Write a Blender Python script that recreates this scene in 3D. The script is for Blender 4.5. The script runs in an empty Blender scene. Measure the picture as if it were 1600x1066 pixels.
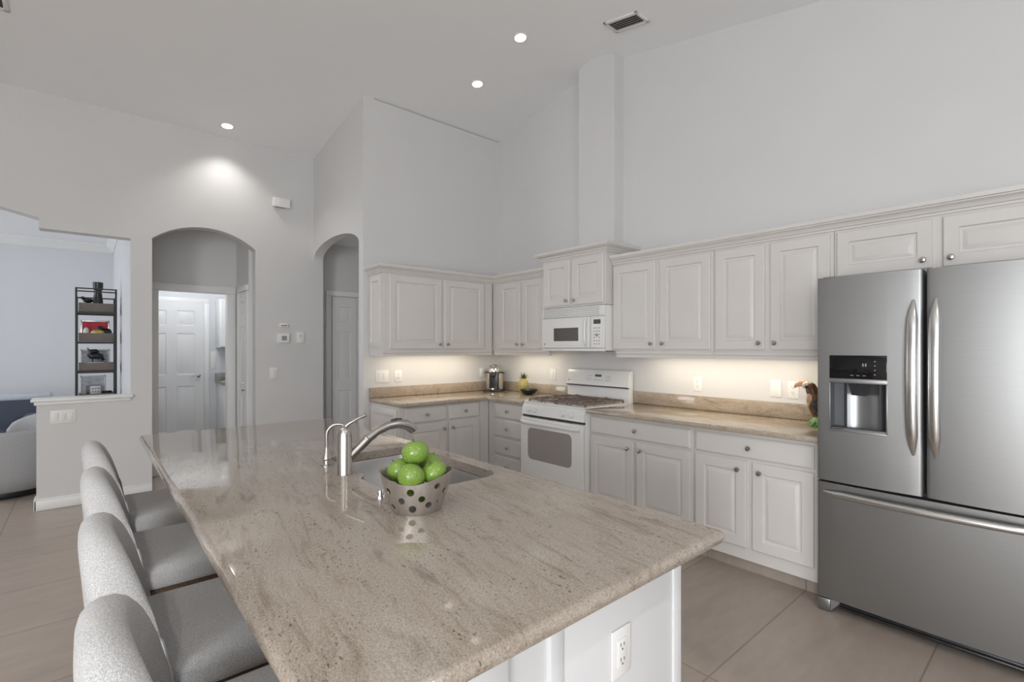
import bpy, bmesh, math, random
from mathutils import Vector, Matrix, noise as mnoise
from mathutils.geometry import tessellate_polygon
random.seed(7)
SC = bpy.context.scene
COL = SC.collection
PI = math.pi
R = math.radians

# ------------------------------------------------------------------ camera
cam_d = bpy.data.cameras.new('camera')
cam = bpy.data.objects.new('camera', cam_d)
COL.objects.link(cam)
SC.camera = cam
AL = 0.738
CAM = Vector((4.6295, -3.6198, 1.4092))
cam.location = CAM
fwd = Vector((-math.cos(AL), math.sin(AL), 0))
cam.rotation_euler = fwd.to_track_quat('-Z', 'Y').to_euler()
cam_d.sensor_width = 36.0
cam_d.lens = 773.9 / 1600 * 36
cam_d.shift_x = -36.9 / 1600
cam_d.shift_y = 9.34 / 1600
cam_d.clip_start = 0.05
cam_d.clip_end = 200

# ------------------------------------------------------------------ view, world, daylight
vs = SC.view_settings
vs.view_transform = 'Standard'
vs.look = 'None'
vs.gamma = 1
vs.exposure = 1.0
vs.use_curve_mapping = False
SC.cycles.max_bounces = 10
SC.cycles.diffuse_bounces = 6
SC.cycles.glossy_bounces = 5
SC.cycles.transmission_bounces = 6
SC.cycles.caustics_reflective = False
SC.cycles.caustics_refractive = False
SC.cycles.sample_clamp_indirect = 6.0

w = bpy.data.worlds.new('sky')
SC.world = w
w.use_nodes = True
bg = w.node_tree.nodes['Background']
bg.inputs[0].default_value = (0.86, 0.93, 1.0, 1)
bg.inputs[1].default_value = 0.85


def area_light(name, loc, aim, sx, sy, power, color=(1, 1, 1), spread=180):
    d = bpy.data.lights.new(name, 'AREA')
    d.shape = 'RECTANGLE'
    d.size, d.size_y = sx, sy
    d.energy = power
    d.color = color
    d.spread = R(spread)
    o = bpy.data.objects.new(name, d)
    COL.objects.link(o)
    o.location = loc
    o.rotation_euler = Vector(aim).to_track_quat('-Z', 'Z').to_euler()
    return o


# daylight entering through the openings of the outer walls (behind and left of the camera)
area_light('daylight_patio_door', (6.45, -7.93, 1.25), (0, 1, -0.1), 2.1, 2.3, 118, (0.95, 0.975, 1.0))
area_light('daylight_rear_window', (7.93, -5.0, 1.35), (-1, 0, -0.2), 4.0, 2.3, 28, (0.94, 0.97, 1.0))
area_light('daylight_living_window', (-3.4, -7.9, 1.5), (0, 1, 0), 2.4, 1.9, 31, (0.94, 0.965, 1.0))

# ------------------------------------------------------------------ materials
MATS = {}


def mat(name, color, rough=0.5, metal=0.0, noise=None, bump=None, spec=0.5, coat=0.0, emit=None, aniso=0.0, trans=0.0, alpha=None):
    """Procedural principled material. noise=(scale, amount, stretch xyz), bump=(scale, strength, distance, stretch)"""
    m = bpy.data.materials.new(name)
    m.use_nodes = True
    nt = m.node_tree
    b = nt.nodes['Principled BSDF']
    b.inputs['Base Color'].default_value = (*color, 1)
    b.inputs['Roughness'].default_value = rough
    b.inputs['Metallic'].default_value = metal
    b.inputs['Specular IOR Level'].default_value = spec
    b.inputs['Coat Weight'].default_value = coat
    b.inputs['Coat Roughness'].default_value = 0.05
    b.inputs['Anisotropic'].default_value = aniso
    b.inputs['Transmission Weight'].default_value = trans
    if emit:
        b.inputs['Emission Color'].default_value = (*emit[0], 1)
        b.inputs['Emission Strength'].default_value = emit[1]
    tc = None

    def coord(stretch):
        nonlocal tc
        if tc is None:
            tc = nt.nodes.new('ShaderNodeTexCoord')
        mp = nt.nodes.new('ShaderNodeMapping')
        mp.inputs['Scale'].default_value = stretch
        nt.links.new(tc.outputs['Object'], mp.inputs['Vector'])
        return mp.outputs[0]
    if noise:
        n = nt.nodes.new('ShaderNodeTexNoise')
        n.inputs['Scale'].default_value = noise[0]
        n.inputs['Detail'].default_value = 4
        nt.links.new(coord(noise[2] if len(noise) > 2 else (1, 1, 1)), n.inputs['Vector'])
        r = nt.nodes.new('ShaderNodeValToRGB')
        a = noise[1]
        r.color_ramp.elements[0].position = 0.3
        r.color_ramp.elements[1].position = 0.7
        r.color_ramp.elements[0].color = (*[max(0, c * (1 - a)) for c in color], 1)
        r.color_ramp.elements[1].color = (*[min(1, c * (1 + a)) for c in color], 1)
        nt.links.new(n.outputs['Fac'], r.inputs['Fac'])
        nt.links.new(r.outputs['Color'], b.inputs['Base Color'])
    if bump:
        n = nt.nodes.new('ShaderNodeTexNoise')
        n.inputs['Scale'].default_value = bump[0]
        n.inputs['Detail'].default_value = 3
        nt.links.new(coord(bump[3] if len(bump) > 3 else (1, 1, 1)), n.inputs['Vector'])
        bp = nt.nodes.new('ShaderNodeBump')
        bp.inputs['Strength'].default_value = bump[1]
        bp.inputs['Distance'].default_value = bump[2]
        nt.links.new(n.outputs['Fac'], bp.inputs['Height'])
        nt.links.new(bp.outputs['Normal'], b.inputs['Normal'])
    MATS[name] = m
    return m


M_WALL = mat('wall_paint', (0.655, 0.65, 0.645), 0.62, noise=(3, 0.012), bump=(160, 0.06, 0.002))
M_WALLLIV = mat('wall_paint_cool', (0.68, 0.69, 0.71), 0.7, noise=(3, 0.012), bump=(160, 0.05, 0.002))
M_CEIL = mat('ceiling_paint', (0.89, 0.90, 0.91), 0.8, noise=(5, 0.006), bump=(60, 0.08, 0.003))
M_TRIM = mat('trim_paint', (0.80, 0.80, 0.79), 0.35, noise=(4, 0.01))
M_CAB = mat('cabinet_paint', (0.65, 0.625, 0.60), 0.38, noise=(4, 0.015), bump=(90, 0.02, 0.001))
M_CABW = mat('island_paint', (0.66, 0.66, 0.66), 0.4, noise=(4, 0.01))
M_APPL = mat('white_enamel', (0.76, 0.755, 0.74), 0.25, noise=(6, 0.008))
M_PLATE = mat('switch_plastic', (0.80, 0.79, 0.77), 0.35, noise=(20, 0.008))
M_DARK = mat('dark_plastic', (0.02, 0.02, 0.022), 0.3, noise=(30, 0.2))
M_BLACKGL = mat('black_glass', (0.006, 0.006, 0.007), 0.06, noise=(10, 0.1))
M_OVENGL = mat('oven_glass', (0.30, 0.275, 0.265), 0.12, noise=(400, 0.25))
M_MWGL = mat('microwave_glass', (0.075, 0.065, 0.055), 0.15, noise=(400, 0.3))
M_SLOT = mat('slot_shadow_plastic', (0.12, 0.12, 0.12), 0.6, noise=(30, 0.1))
M_LOUV = mat('grille_plastic', (0.55, 0.54, 0.53), 0.5, noise=(30, 0.02))
M_GREYMARK = mat('grey_print', (0.30, 0.30, 0.30), 0.5, noise=(30, 0.1))
M_NICKEL = mat('brushed_nickel', (0.50, 0.47, 0.44), 0.27, 1.0, noise=(40, 0.06, (1, 1, 8)), bump=(200, 0.02, 0.0005))
M_CHROME = mat('chrome', (0.80, 0.80, 0.80), 0.06, 1.0, noise=(10, 0.02))
M_STEEL = mat('brushed_stainless', (0.30, 0.299, 0.295), 0.38, 0.92, noise=(3, 0.04, (1.5, 1, 220)), bump=(2, 0.04, 0.0006, (1, 1, 400)), aniso=0.5)
M_ALCOVE = mat('dispenser_grey', (0.33, 0.335, 0.345), 0.30, 0.85, noise=(6, 0.05))
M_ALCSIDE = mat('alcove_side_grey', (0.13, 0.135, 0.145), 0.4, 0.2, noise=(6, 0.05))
M_STEELH = mat('polished_stainless_handle', (0.72, 0.72, 0.71), 0.2, 1.0, noise=(6, 0.05))
M_SINK = mat('sink_stainless', (0.50, 0.49, 0.48), 0.30, 1.0, noise=(20, 0.06, (8, 1, 1)))
M_GASKET = mat('fridge_side_grey', (0.10, 0.10, 0.105), 0.45, noise=(20, 0.05))
M_FABRIC = mat('boucle_fabric', (0.495, 0.49, 0.49), 0.95, noise=(420, 0.30), bump=(520, 0.55, 0.003), spec=0.15)
M_FABRIC2 = mat('grey_weave_fabric', (0.42, 0.42, 0.425), 0.95, noise=(260, 0.28, (1, 1, 3)), bump=(300, 0.4, 0.003), spec=0.15)
M_WOODD = mat('dark_walnut', (0.085, 0.052, 0.035), 0.42, noise=(9, 0.45, (1, 14, 14)))
M_CRATE = mat('grey_oak_crate', (0.17, 0.145, 0.125), 0.65, noise=(8, 0.30, (14, 1, 14)))
M_BLACKMET = mat('black_metal', (0.018, 0.018, 0.02), 0.45, noise=(30, 0.2))
M_CASTIRON = mat('enamelled_grate', (0.19, 0.145, 0.12), 0.5, noise=(60, 0.35), bump=(150, 0.2, 0.001))
M_BURNER = mat('burner_aluminium', (0.55, 0.53, 0.50), 0.4, 0.7, noise=(30, 0.1))
M_BULB = mat('lamp_diffuser', (1, 1, 1), 0.5, emit=((1.0, 0.98, 0.94), 1.3), noise=(10, 0.0))
M_GOLD = mat('gold_glaze', (0.62, 0.47, 0.16), 0.35, 0.35, noise=(30, 0.15))
M_PINE = mat('pineapple_glaze', (0.43, 0.37, 0.13), 0.3, noise=(60, 0.25))
M_PINELEAF = mat('pineapple_leaf', (0.10, 0.11, 0.035), 0.4, noise=(50, 0.3))
M_BOWLDK = mat('dark_stoneware', (0.022, 0.030, 0.027), 0.3, noise=(25, 0.4))
M_RED = mat('red_print', (0.55, 0.02, 0.05), 0.5, noise=(8, 0.12))
M_PRINTB = mat('blue_grey_print', (0.42, 0.46, 0.52), 0.6, noise=(7, 0.35, (1, 3, 9)))
M_PRINTG = mat('pale_grey_print', (0.52, 0.56, 0.62), 0.6, noise=(14, 0.25, (1, 2, 5)))
M_WHITEOBJ = mat('white_ceramic', (0.75, 0.74, 0.72), 0.4, noise=(20, 0.03))
M_SOFA = mat('slate_blue_fabric', (0.105, 0.12, 0.16), 0.9, noise=(140, 0.3), bump=(260, 0.4, 0.003), spec=0.15)
M_THROW = mat('pale_throw', (0.62, 0.66, 0.72), 0.95, noise=(120, 0.12), bump=(200, 0.5, 0.004), spec=0.1)
M_TANK = mat('amber_tank', (0.50, 0.43, 0.33), 0.12, noise=(10, 0.05), trans=0.35)
M_COUNTERL = mat('laundry_laminate', (0.33, 0.32, 0.29), 0.4, noise=(70, 0.2))
M_PALEDOOR = mat('door_paint', (0.74, 0.74, 0.735), 0.35, noise=(4, 0.01))
M_TAN = mat('figurine_tan', (0.50, 0.33, 0.20), 0.25, noise=(30, 0.25))
M_PEACH = mat('figurine_peach', (0.66, 0.36, 0.24), 0.25, noise=(20, 0.2))
M_BROWN = mat('figurine_brown', (0.12, 0.055, 0.025), 0.25, noise=(35, 0.5))
M_WING = mat('figurine_wing', (0.025, 0.02, 0.025), 0.25, noise=(60, 0.7))
M_CREAM = mat('figurine_cream', (0.66, 0.58, 0.48), 0.25, noise=(30, 0.1))
M_LEAF = mat('figurine_leaf', (0.17, 0.36, 0.09), 0.3, noise=(30, 0.5))
M_STEM = mat('apple_stem', (0.09, 0.06, 0.03), 0.7, noise=(60, 0.3))


def apple_material():
    m = bpy.data.materials.new('green_apple_skin')
    m.use_nodes = True
    nt = m.node_tree
    b = nt.nodes['Principled BSDF']
    tc = nt.nodes.new('ShaderNodeTexCoord')
    n1 = nt.nodes.new('ShaderNodeTexNoise'); n1.inputs['Scale'].default_value = 16; n1.inputs['Detail'].default_value = 3
    nt.links.new(tc.outputs['Object'], n1.inputs['Vector'])
    r1 = nt.nodes.new('ShaderNodeValToRGB')
    r1.color_ramp.elements[0].position = 0.35; r1.color_ramp.elements[0].color = (0.125, 0.235, 0.028, 1)
    r1.color_ramp.elements[1].position = 0.72; r1.color_ramp.elements[1].color = (0.27, 0.385, 0.085, 1)
    nt.links.new(n1.outputs['Fac'], r1.inputs['Fac'])
    v = nt.nodes.new('ShaderNodeTexVoronoi'); v.inputs['Scale'].default_value = 120
    nt.links.new(tc.outputs['Object'], v.inputs['Vector'])
    r2 = nt.nodes.new('ShaderNodeValToRGB')
    r2.color_ramp.elements[0].position = 0.05; r2.color_ramp.elements[0].color = (1, 1, 1, 1)
    r2.color_ramp.elements[1].position = 0.14; r2.color_ramp.elements[1].color = (0, 0, 0, 1)
    nt.links.new(v.outputs['Distance'], r2.inputs['Fac'])
    mx = nt.nodes.new('ShaderNodeMix'); mx.data_type = 'RGBA'
    mul = nt.nodes.new('ShaderNodeMath'); mul.operation = 'MULTIPLY'; mul.inputs[1].default_value = 0.35
    nt.links.new(r2.outputs['Color'], mul.inputs[0])
    nt.links.new(mul.outputs[0], mx.inputs['Factor'])
    nt.links.new(r1.outputs['Color'], mx.inputs['A'])
    mx.inputs['B'].default_value = (0.45, 0.58, 0.22, 1)
    nt.links.new(mx.outputs['Result'], b.inputs['Base Color'])
    b.inputs['Roughness'].default_value = 0.22
    return m


def granite_material(name, rot, base=(0.36, 0.31, 0.258), dark=(0.225, 0.178, 0.138), pale=(0.42, 0.385, 0.34), sc=1.0):
    m = bpy.data.materials.new(name)
    m.use_nodes = True
    nt = m.node_tree
    L = nt.links.new
    b = nt.nodes['Principled BSDF']
    tc = nt.nodes.new('ShaderNodeTexCoord')

    def mapping(scale, rz):
        mp0 = nt.nodes.new('ShaderNodeMapping'); mp0.inputs['Rotation'].default_value = (0, 0, rz)
        L(tc.outputs['Object'], mp0.inputs['Vector'])
        mp = nt.nodes.new('ShaderNodeMapping'); mp.inputs['Scale'].default_value = scale
        L(mp0.outputs[0], mp.inputs['Vector'])
        return mp.outputs[0]

    def noise(vec, scale, detail=5, rough=0.6, dist=0.0):
        n = nt.nodes.new('ShaderNodeTexNoise')
        n.inputs['Scale'].default_value = scale; n.inputs['Detail'].default_value = detail
        n.inputs['Roughness'].default_value = rough; n.inputs['Distortion'].default_value = dist
        L(vec, n.inputs['Vector'])
        return n.outputs['Fac']

    def ramp(fac, stops):
        r = nt.nodes.new('ShaderNodeValToRGB')
        e = r.color_ramp.elements
        while len(e) < len(stops):
            e.new(0.5)
        for k, (p, c) in enumerate(stops):
            e[k].position = p
            e[k].color = (c, c, c, 1) if isinstance(c, (int, float)) else (*c, 1)
        L(fac, r.inputs['Fac'])
        return r.outputs['Color']

    def mix(fac, a, bb, blend='MIX'):
        x = nt.nodes.new('ShaderNodeMix'); x.data_type = 'RGBA'; x.blend_type = blend
        if isinstance(fac, float):
            x.inputs['Factor'].default_value = fac
        else:
            L(fac, x.inputs['Factor'])
        for s, v in (('A', a), ('B', bb)):
            if isinstance(v, tuple):
                x.inputs[s].default_value = (*v, 1)
            else:
                L(v, x.inputs[s])
        return x.outputs['Result']
    # broad drifting streaks
    f1 = noise(mapping((1.3 * sc, 7.0 * sc, 7.0 * sc), rot), 3.4, 7, 0.66, 0.6)
    col = ramp(f1, [(0.30, dark), (0.47, base), (0.62, base), (0.78, pale)])
    # finer streak lines
    f2 = noise(mapping((3.0 * sc, 26.0 * sc, 26.0 * sc), rot), 2.6, 5, 0.6, 0.3)
    col = mix(ramp(f2, [(0.52, 0.0), (0.72, 0.55)]), col, (0.27, 0.20, 0.15))
    # cloudy pale patches
    f3 = noise(mapping((1, 1.8, 1.8), rot), 3.0, 3, 0.5)
    col = mix(ramp(f3, [(0.5, 0.0), (0.75, 0.5)]), col, (0.50, 0.46, 0.405))
    # crystal grain
    f4 = noise(mapping((1, 1.4, 1.4), rot), 190, 3, 0.7)
    col = mix(0.55, col, ramp(f4, [(0.30, 0.20), (0.5, 0.5), (0.70, 0.78)]), 'OVERLAY')
    # dark mineral flecks, clustered along the streaks
    f5 = noise(mapping((0.8, 1.6, 1.6), rot), 105, 2, 0.5)
    cl = noise(mapping((1.5, 5, 5), rot), 3.2, 3, 0.6)
    mul = nt.nodes.new('ShaderNodeMath'); mul.operation = 'MULTIPLY'
    L(ramp(f5, [(0.615, 0.0), (0.68, 0.9)]), mul.inputs[0])
    L(ramp(cl, [(0.42, 0.12), (0.62, 1.0)]), mul.inputs[1])
    col = mix(mul.outputs[0], col, (0.11, 0.075, 0.06))
    L(col, b.inputs['Base Color'])
    b.inputs['Roughness'].default_value = 0.055
    b.inputs['Specular IOR Level'].default_value = 0.6
    MATS[name] = m
    return m


def floor_material():
    m = bpy.data.materials.new('porcelain_floor_tile')
    m.use_nodes = True
    nt = m.node_tree
    L = nt.links.new
    b = nt.nodes['Principled BSDF']
    tc = nt.nodes.new('ShaderNodeTexCoord')
    mp = nt.nodes.new('ShaderNodeMapping')
    mp.vector_type = 'POINT'
    # brick rows run along Y: brick u = y, v = x
    mp.inputs['Rotation'].default_value = (0, 0, R(90))
    L(tc.outputs['Object'], mp.inputs['Vector'])
    add = nt.nodes.new('ShaderNodeVectorMath'); add.operation = 'ADD'
    # after +90 deg rotation: u = -y, v = x ; joints at y = -1.65 + 1.22k, x = 1.105 + .614k
    add.inputs[1].default_value = (-1.65 + 1.22 * 30, -1.105 + 0.614 * 40, 0)
    L(mp.outputs[0], add.inputs[0])
    br = nt.nodes.new('ShaderNodeTexBrick')
    br.offset = 0.0
    br.squash = 1.0
    br.inputs['Scale'].default_value = 1.0
    br.inputs['Brick Width'].default_value = 1.22
    br.inputs['Row Height'].default_value = 0.614
    br.inputs['Mortar Size'].default_value = 0.0042
    br.inputs['Mortar Smooth'].default_value = 0.1
    br.inputs['Bias'].default_value = 0.0
    br.inputs['Color1'].default_value = (0.40, 0.335, 0.285, 1)
    br.inputs['Color2'].default_value = (0.375, 0.315, 0.27, 1)
    br.inputs['Mortar'].default_value = (0.25, 0.21, 0.185, 1)
    L(add.outputs[0], br.inputs['Vector'])
    mp2 = nt.nodes.new('ShaderNodeMapping'); mp2.inputs['Scale'].default_value = (5, 1.3, 1)
    L(tc.outputs['Object'], mp2.inputs['Vector'])
    n = nt.nodes.new('ShaderNodeTexNoise'); n.inputs['Scale'].default_value = 2.3; n.inputs['Detail'].default_value = 7; n.inputs['Roughness'].default_value = 0.62
    L(mp2.outputs[0], n.inputs['Vector'])
    r = nt.nodes.new('ShaderNodeValToRGB')
    r.color_ramp.elements[0].position = 0.3; r.color_ramp.elements[0].color = (0.42, 0.42, 0.42, 1)
    r.color_ramp.elements[1].position = 0.72; r.color_ramp.elements[1].color = (0.6, 0.6, 0.6, 1)
    L(n.outputs['Fac'], r.inputs['Fac'])
    mx = nt.nodes.new('ShaderNodeMix'); mx.data_type = 'RGBA'; mx.blend_type = 'OVERLAY'
    mx.inputs['Factor'].default_value = 0.6
    L(br.outputs['Color'], mx.inputs['A']); L(r.outputs['Color'], mx.inputs['B'])
    L(mx.outputs['Result'], b.inputs['Base Color'])
    b.inputs['Roughness'].default_value = 0.36
    bp = nt.nodes.new('ShaderNodeBump'); bp.inputs['Strength'].default_value = 0.35; bp.inputs['Distance'].default_value = 0.002; bp.invert = True
    L(br.outputs['Fac'], bp.inputs['Height'])
    L(bp.outputs['Normal'], b.inputs['Normal'])
    return m


def hammered_material():
    m = mat('pressed_aluminium', (0.52, 0.475, 0.44), 0.38, 0.85, noise=(9, 0.12, (6, 6, 1)), bump=(70, 0.05, 0.002))
    return m


M_APPLE = apple_material()
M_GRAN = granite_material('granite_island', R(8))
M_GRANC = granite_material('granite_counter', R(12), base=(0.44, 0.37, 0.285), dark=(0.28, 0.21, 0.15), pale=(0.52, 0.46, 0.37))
M_GRANB = granite_material('granite_upright', R(10), base=(0.40, 0.33, 0.255), dark=(0.25, 0.19, 0.14), pale=(0.47, 0.41, 0.33))
M_FLOOR = floor_material()
M_ALU = hammered_material()


# ------------------------------------------------------------------ mesh helpers
class B:
    """collects shapes into one bmesh"""

    def __init__(self):
        self.bm = bmesh.new()

    def _join(self, b2, mtx=None):
        me = bpy.data.meshes.new('t')
        b2.to_mesh(me)
        b2.free()
        if mtx is not None:
            me.transform(mtx)
        self.bm.from_mesh(me)
        bpy.data.meshes.remove(me)
        return self

    def box(self, x0, x1, y0, y1, z0, z1, bev=0.0, seg=2, mtx=None):
        b2 = bmesh.new()
        v = [b2.verts.new(p) for p in ((x0, y0, z0), (x1, y0, z0), (x1, y1, z0), (x0, y1, z0), (x0, y0, z1), (x1, y0, z1), (x1, y1, z1), (x0, y1, z1))]
        for f in ((3, 2, 1, 0), (4, 5, 6, 7), (0, 1, 5, 4), (1, 2, 6, 5), (2, 3, 7, 6), (3, 0, 4, 7)):
            b2.faces.new([v[i] for i in f])
        if bev > 0:
            bmesh.ops.bevel(b2, geom=list(b2.edges), offset=bev, segments=seg, profile=0.5, affect='EDGES')
        return self._join(b2, mtx)

    def rings(self, rings, close=True, cap0=True, cap1=True):
        """loft between rings of points (same count)"""
        bm = self.bm
        vr = [[bm.verts.new(p) for p in ring] for ring in rings]
        n = len(vr[0])
        m = n if close else n - 1
        for a, b in zip(vr, vr[1:]):
            for i in range(m):
                j = (i + 1) % n
                bm.faces.new((a[i], a[j], b[j], b[i]))
        if cap0 and close:
            bm.faces.new(list(reversed(vr[0])))
        if cap1 and close:
            bm.faces.new(vr[-1])
        return self

    def panel(self, x0, x1, z0, z1, prof, cap0=True):
        """nested rectangles facing -Y : prof = [(inset, y), ...]"""
        rg = []
        for ins, y in prof:
            a, b, c, d = x0 + ins, x1 - ins, z0 + ins, z1 - ins
            rg.append([(a, y, c), (b, y, c), (b, y, d), (a, y, d)])
        return self.rings(rg, cap0=cap0)

    def lathe(self, prof, c=(0, 0, 0), axis='z', n=24, cap0=True, cap1=True):
        rg = []
        for r, h in prof:
            ring = []
            for i in range(n):
                a = 2 * PI * i / n
                x, y = r * math.cos(a), r * math.sin(a)
                if axis == 'z':
                    p = (c[0] + x, c[1] + y, c[2] + h)
                elif axis == '-y':
                    p = (c[0] + x, c[1] - h, c[2] + y)
                else:
                    p = (c[0] + h, c[1] + x, c[2] + y)
                ring.append(p)
            rg.append(ring)
        return self.rings(rg, cap0=cap0, cap1=cap1)

    def tube(self, pts, rad, n=10, flat=1.0, up=None):
        """tube through pts; rad scalar or list; flat scales the binormal axis"""
        pts = [Vector(p) for p in pts]
        if not isinstance(rad, (list, tuple)):
            rad = [rad] * len(pts)
        rg = []
        prev = Vector(up) if up else None
        for i, p in enumerate(pts):
            t = (pts[min(i + 1, len(pts) - 1)] - pts[max(i - 1, 0)]).normalized()
            if prev is None:
                prev = Vector((0, 0, 1)) if abs(t.z) < 0.9 else Vector((1, 0, 0))
            u = (prev - t * prev.dot(t)).normalized()
            v = t.cross(u)
            if not up:
                prev = u
            rg.append([p + u * (rad[i] * math.cos(2 * PI * k / n)) + v * (rad[i] * flat * math.sin(2 * PI * k / n)) for k in range(n)])
        return self.rings(rg)

    def poly(self, outline, plane, a, b, holes=()):
        """extrude a 2D outline (with holes) between a and b along the axis normal to plane ('yz','xz','xy')"""
        def P(q, t):
            return {'yz': (t, q[0], q[1]), 'xz': (q[0], t, q[1]), 'xy': (q[0], q[1], t)}[plane]
        loops = [list(outline)] + [list(h) for h in holes]
        flat = [q for lp in loops for q in lp]
        tris = tessellate_polygon([[Vector((q[0], q[1], 0)) for q in lp] for lp in loops])
        bm = self.bm
        va = [bm.verts.new(P(q, a)) for q in flat]
        vb = [bm.verts.new(P(q, b)) for q in flat]
        for t in tris:
            try:
                bm.faces.new([va[i] for i in t])
                bm.faces.new([vb[i] for i in reversed(t)])
            except ValueError:
                pass
        o = 0
        for lp in loops:
            n = len(lp)
            for i in range(n):
                j = (i + 1) % n
                bm.faces.new((va[o + i], va[o + j], vb[o + j], vb[o + i]))
            o += n
        return self

    def sphere(self, c, r, n=20, m=12, fn=None):
        rg = []
        for j in range(1, m):
            th = PI * j / m
            ring = []
            for i in range(n):
                a = 2 * PI * i / n
                d = Vector((math.sin(th) * math.cos(a), math.sin(th) * math.sin(a), -math.cos(th)))
                if fn:
                    d = fn(d)
                rr = r if isinstance(r, (tuple, list)) else (r, r, r)
                ring.append((c[0] + d.x * rr[0], c[1] + d.y * rr[1], c[2] + d.z * rr[2]))
            rg.append(ring)
        return self.rings(rg)

    def done(self):
        bmesh.ops.recalc_face_normals(self.bm, faces=list(self.bm.faces))
        return self.bm


def obj(name, b, m, parent=None, label=None, smooth=True, ang=38):
    bm = b.done()
    me = bpy.data.meshes.new(name)
    bm.to_mesh(me)
    bm.free()
    me.materials.append(m)
    if smooth:
        me.polygons.foreach_set('use_smooth', [True] * len(me.polygons))
        me.set_sharp_from_angle(angle=R(ang))
    o = bpy.data.objects.new(name, me)
    COL.objects.link(o)
    if parent is not None:
        o.parent = parent
    if label:
        o['label'] = label
    return o


def tag(o, label, cat, group=None, kind=None):
    o['label'] = label
    o['category'] = cat
    if group:
        o['group'] = group
    if kind:
        o['kind'] = kind
    return o


def thing(name, label, cat, loc=(0, 0, 0), rz=0.0, group=None):
    o = bpy.data.objects.new(name, None)
    o.empty_display_size = 0.05
    COL.objects.link(o)
    o.location = loc
    o.rotation_euler = (0, 0, rz)
    return tag(o, label, cat, group)


def struct(name, b, m, label, cat, parent=None):
    o = obj(name, b, m, parent)
    return tag(o, label, cat, kind='structure')


def dup(root, loc, rz, label):
    r = root.copy()
    COL.objects.link(r)
    r.location = loc
    r.rotation_euler = (0, 0, rz)
    r['label'] = label
    for ch in list(root.children):
        c = ch.copy()
        COL.objects.link(c)
        c.parent = r
        for g in list(ch.children):
            d = g.copy()
            COL.objects.link(d)
            d.parent = c
    return r


def arc(cx, cz, rx, rz, a0, a1, n):
    return [(cx + rx * math.cos(R(a0 + (a1 - a0) * k / n)), cz + rz * math.sin(R(a0 + (a1 - a0) * k / n))) for k in range(n + 1)]


def rrect(x0, x1, y0, y1, r, n=6):
    out = []
    for cx, cy, a in ((x1 - r, y0 + r, -90), (x1 - r, y1 - r, 0), (x0 + r, y1 - r, 90), (x0 + r, y0 + r, 180)):
        for k in range(n + 1):
            t = R(a + 90 * k / n)
            out.append((cx + r * math.cos(t), cy + r * math.sin(t)))
    return out


# ------------------------------------------------------------------ the room shell
XF = -1.40          # face of the far wall
YA = -1.645         # face of the small-arch wall
XR, ZR = 1.57, 4.09  # vault ridge
SL, SR = 0.163, 0.200


def ceil_z(x):
    return ZR + SL * (x - XR) if x < XR else ZR - SR * (x - XR)


XMAX, YMIN = 8.0, -8.0
struct('floor', B().box(-5.4, 8.2, -8.2, 0.2, -0.12, 0.0), M_FLOOR, 'warm grey large format porcelain tile floor', 'floor')
b = B().poly([(-1.6, ceil_z(-1.6)), (XR, ZR), (8.3, ceil_z(8.3)), (8.3, ceil_z(8.3) + 0.15), (XR, ZR + 0.15), (-1.6, ceil_z(-1.6) + 0.15)], 'xz', -8.2, 0.2)
struct('ceiling', b, M_CEIL, 'white vaulted ceiling with a ridge running away from the stove wall', 'ceiling')
b = B().poly([(-0.12, 0), (8.15, 0), (8.15, ceil_z(8.15) + 0.02), (XR, ZR + 0.02), (-0.12, ceil_z(-0.12) + 0.02)], 'xz', 0.0, 0.15)
struct('wall_right', b, M_WALL, 'tall white wall behind the stove and refrigerator', 'wall')
struct('wall_back', B().box(-0.12, 0.0, YA + 0.105, 0.0, 0, ceil_z(-0.12) + 0.01), M_WALL, 'short white wall carrying the left run of kitchen cabinets', 'wall')
# chase running up from the hood cabinet to the vault
b = B().poly([(1.402, 2.10), (1.836, 2.10), (1.836, ceil_z(1.836) + 0.02), (XR, ZR + 0.02), (1.402, ceil_z(1.402) + 0.02)], 'xz', -0.13, 0.0)
struct('trim_1', b, M_WALL, 'white vertical duct chase rising from the stove cabinet to the ceiling', 'duct chase')
# small arch wall
a_ = [(x, z) for x, z in arc(-0.75, 2.43, 0.645, 0.165, 180, 0, 22)]
b = B().poly(a_[:] + [(-0.105, 0), (-0.0, 0), (-0.0, ceil_z(0)), (-1.42, ceil_z(-1.42)), (-1.42, 2.43)], 'xz', YA, YA + 0.105)
struct('wall_pantry', b, M_WALL, 'white return wall with the small arched opening', 'wall')
# far wall with the half wall opening and the hall arch
dy, rise = 0.446, 0.17
rad = (dy * dy + rise * rise) / (2 * rise)
cy, cz = -2.696, 2.46 + rise - rad
half = math.degrees(math.asin(dy / rad))
arch = [(cy + rad * math.sin(R(-half + 2 * half * k / 24)), cz + rad * math.cos(R(-half + 2 * half * k / 24))) for k in range(25)]
zt = ceil_z(XF) + 0.02
out = [(YMIN, 0), (-5.6, 0), (-5.6, 2.43), (-5.5, 2.50), (-4.9, 2.62), (-4.14, 2.578), (-3.915, 2.523), (-3.915, 2.435), (-3.88, 2.435), (-3.302, 2.435), (-3.302, 0.935), (-3.93, 0.935), (-3.93, 0), (-3.142, 0)]
out += arch + [(-2.25, 0), (-1.535, 0), (-1.535, zt), (YMIN, zt)]
struct('wall_far', B().poly(out, 'yz', XF - 0.15, XF), M_WALL, 'white far wall with the hall arch and the half wall opening', 'wall')
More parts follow.
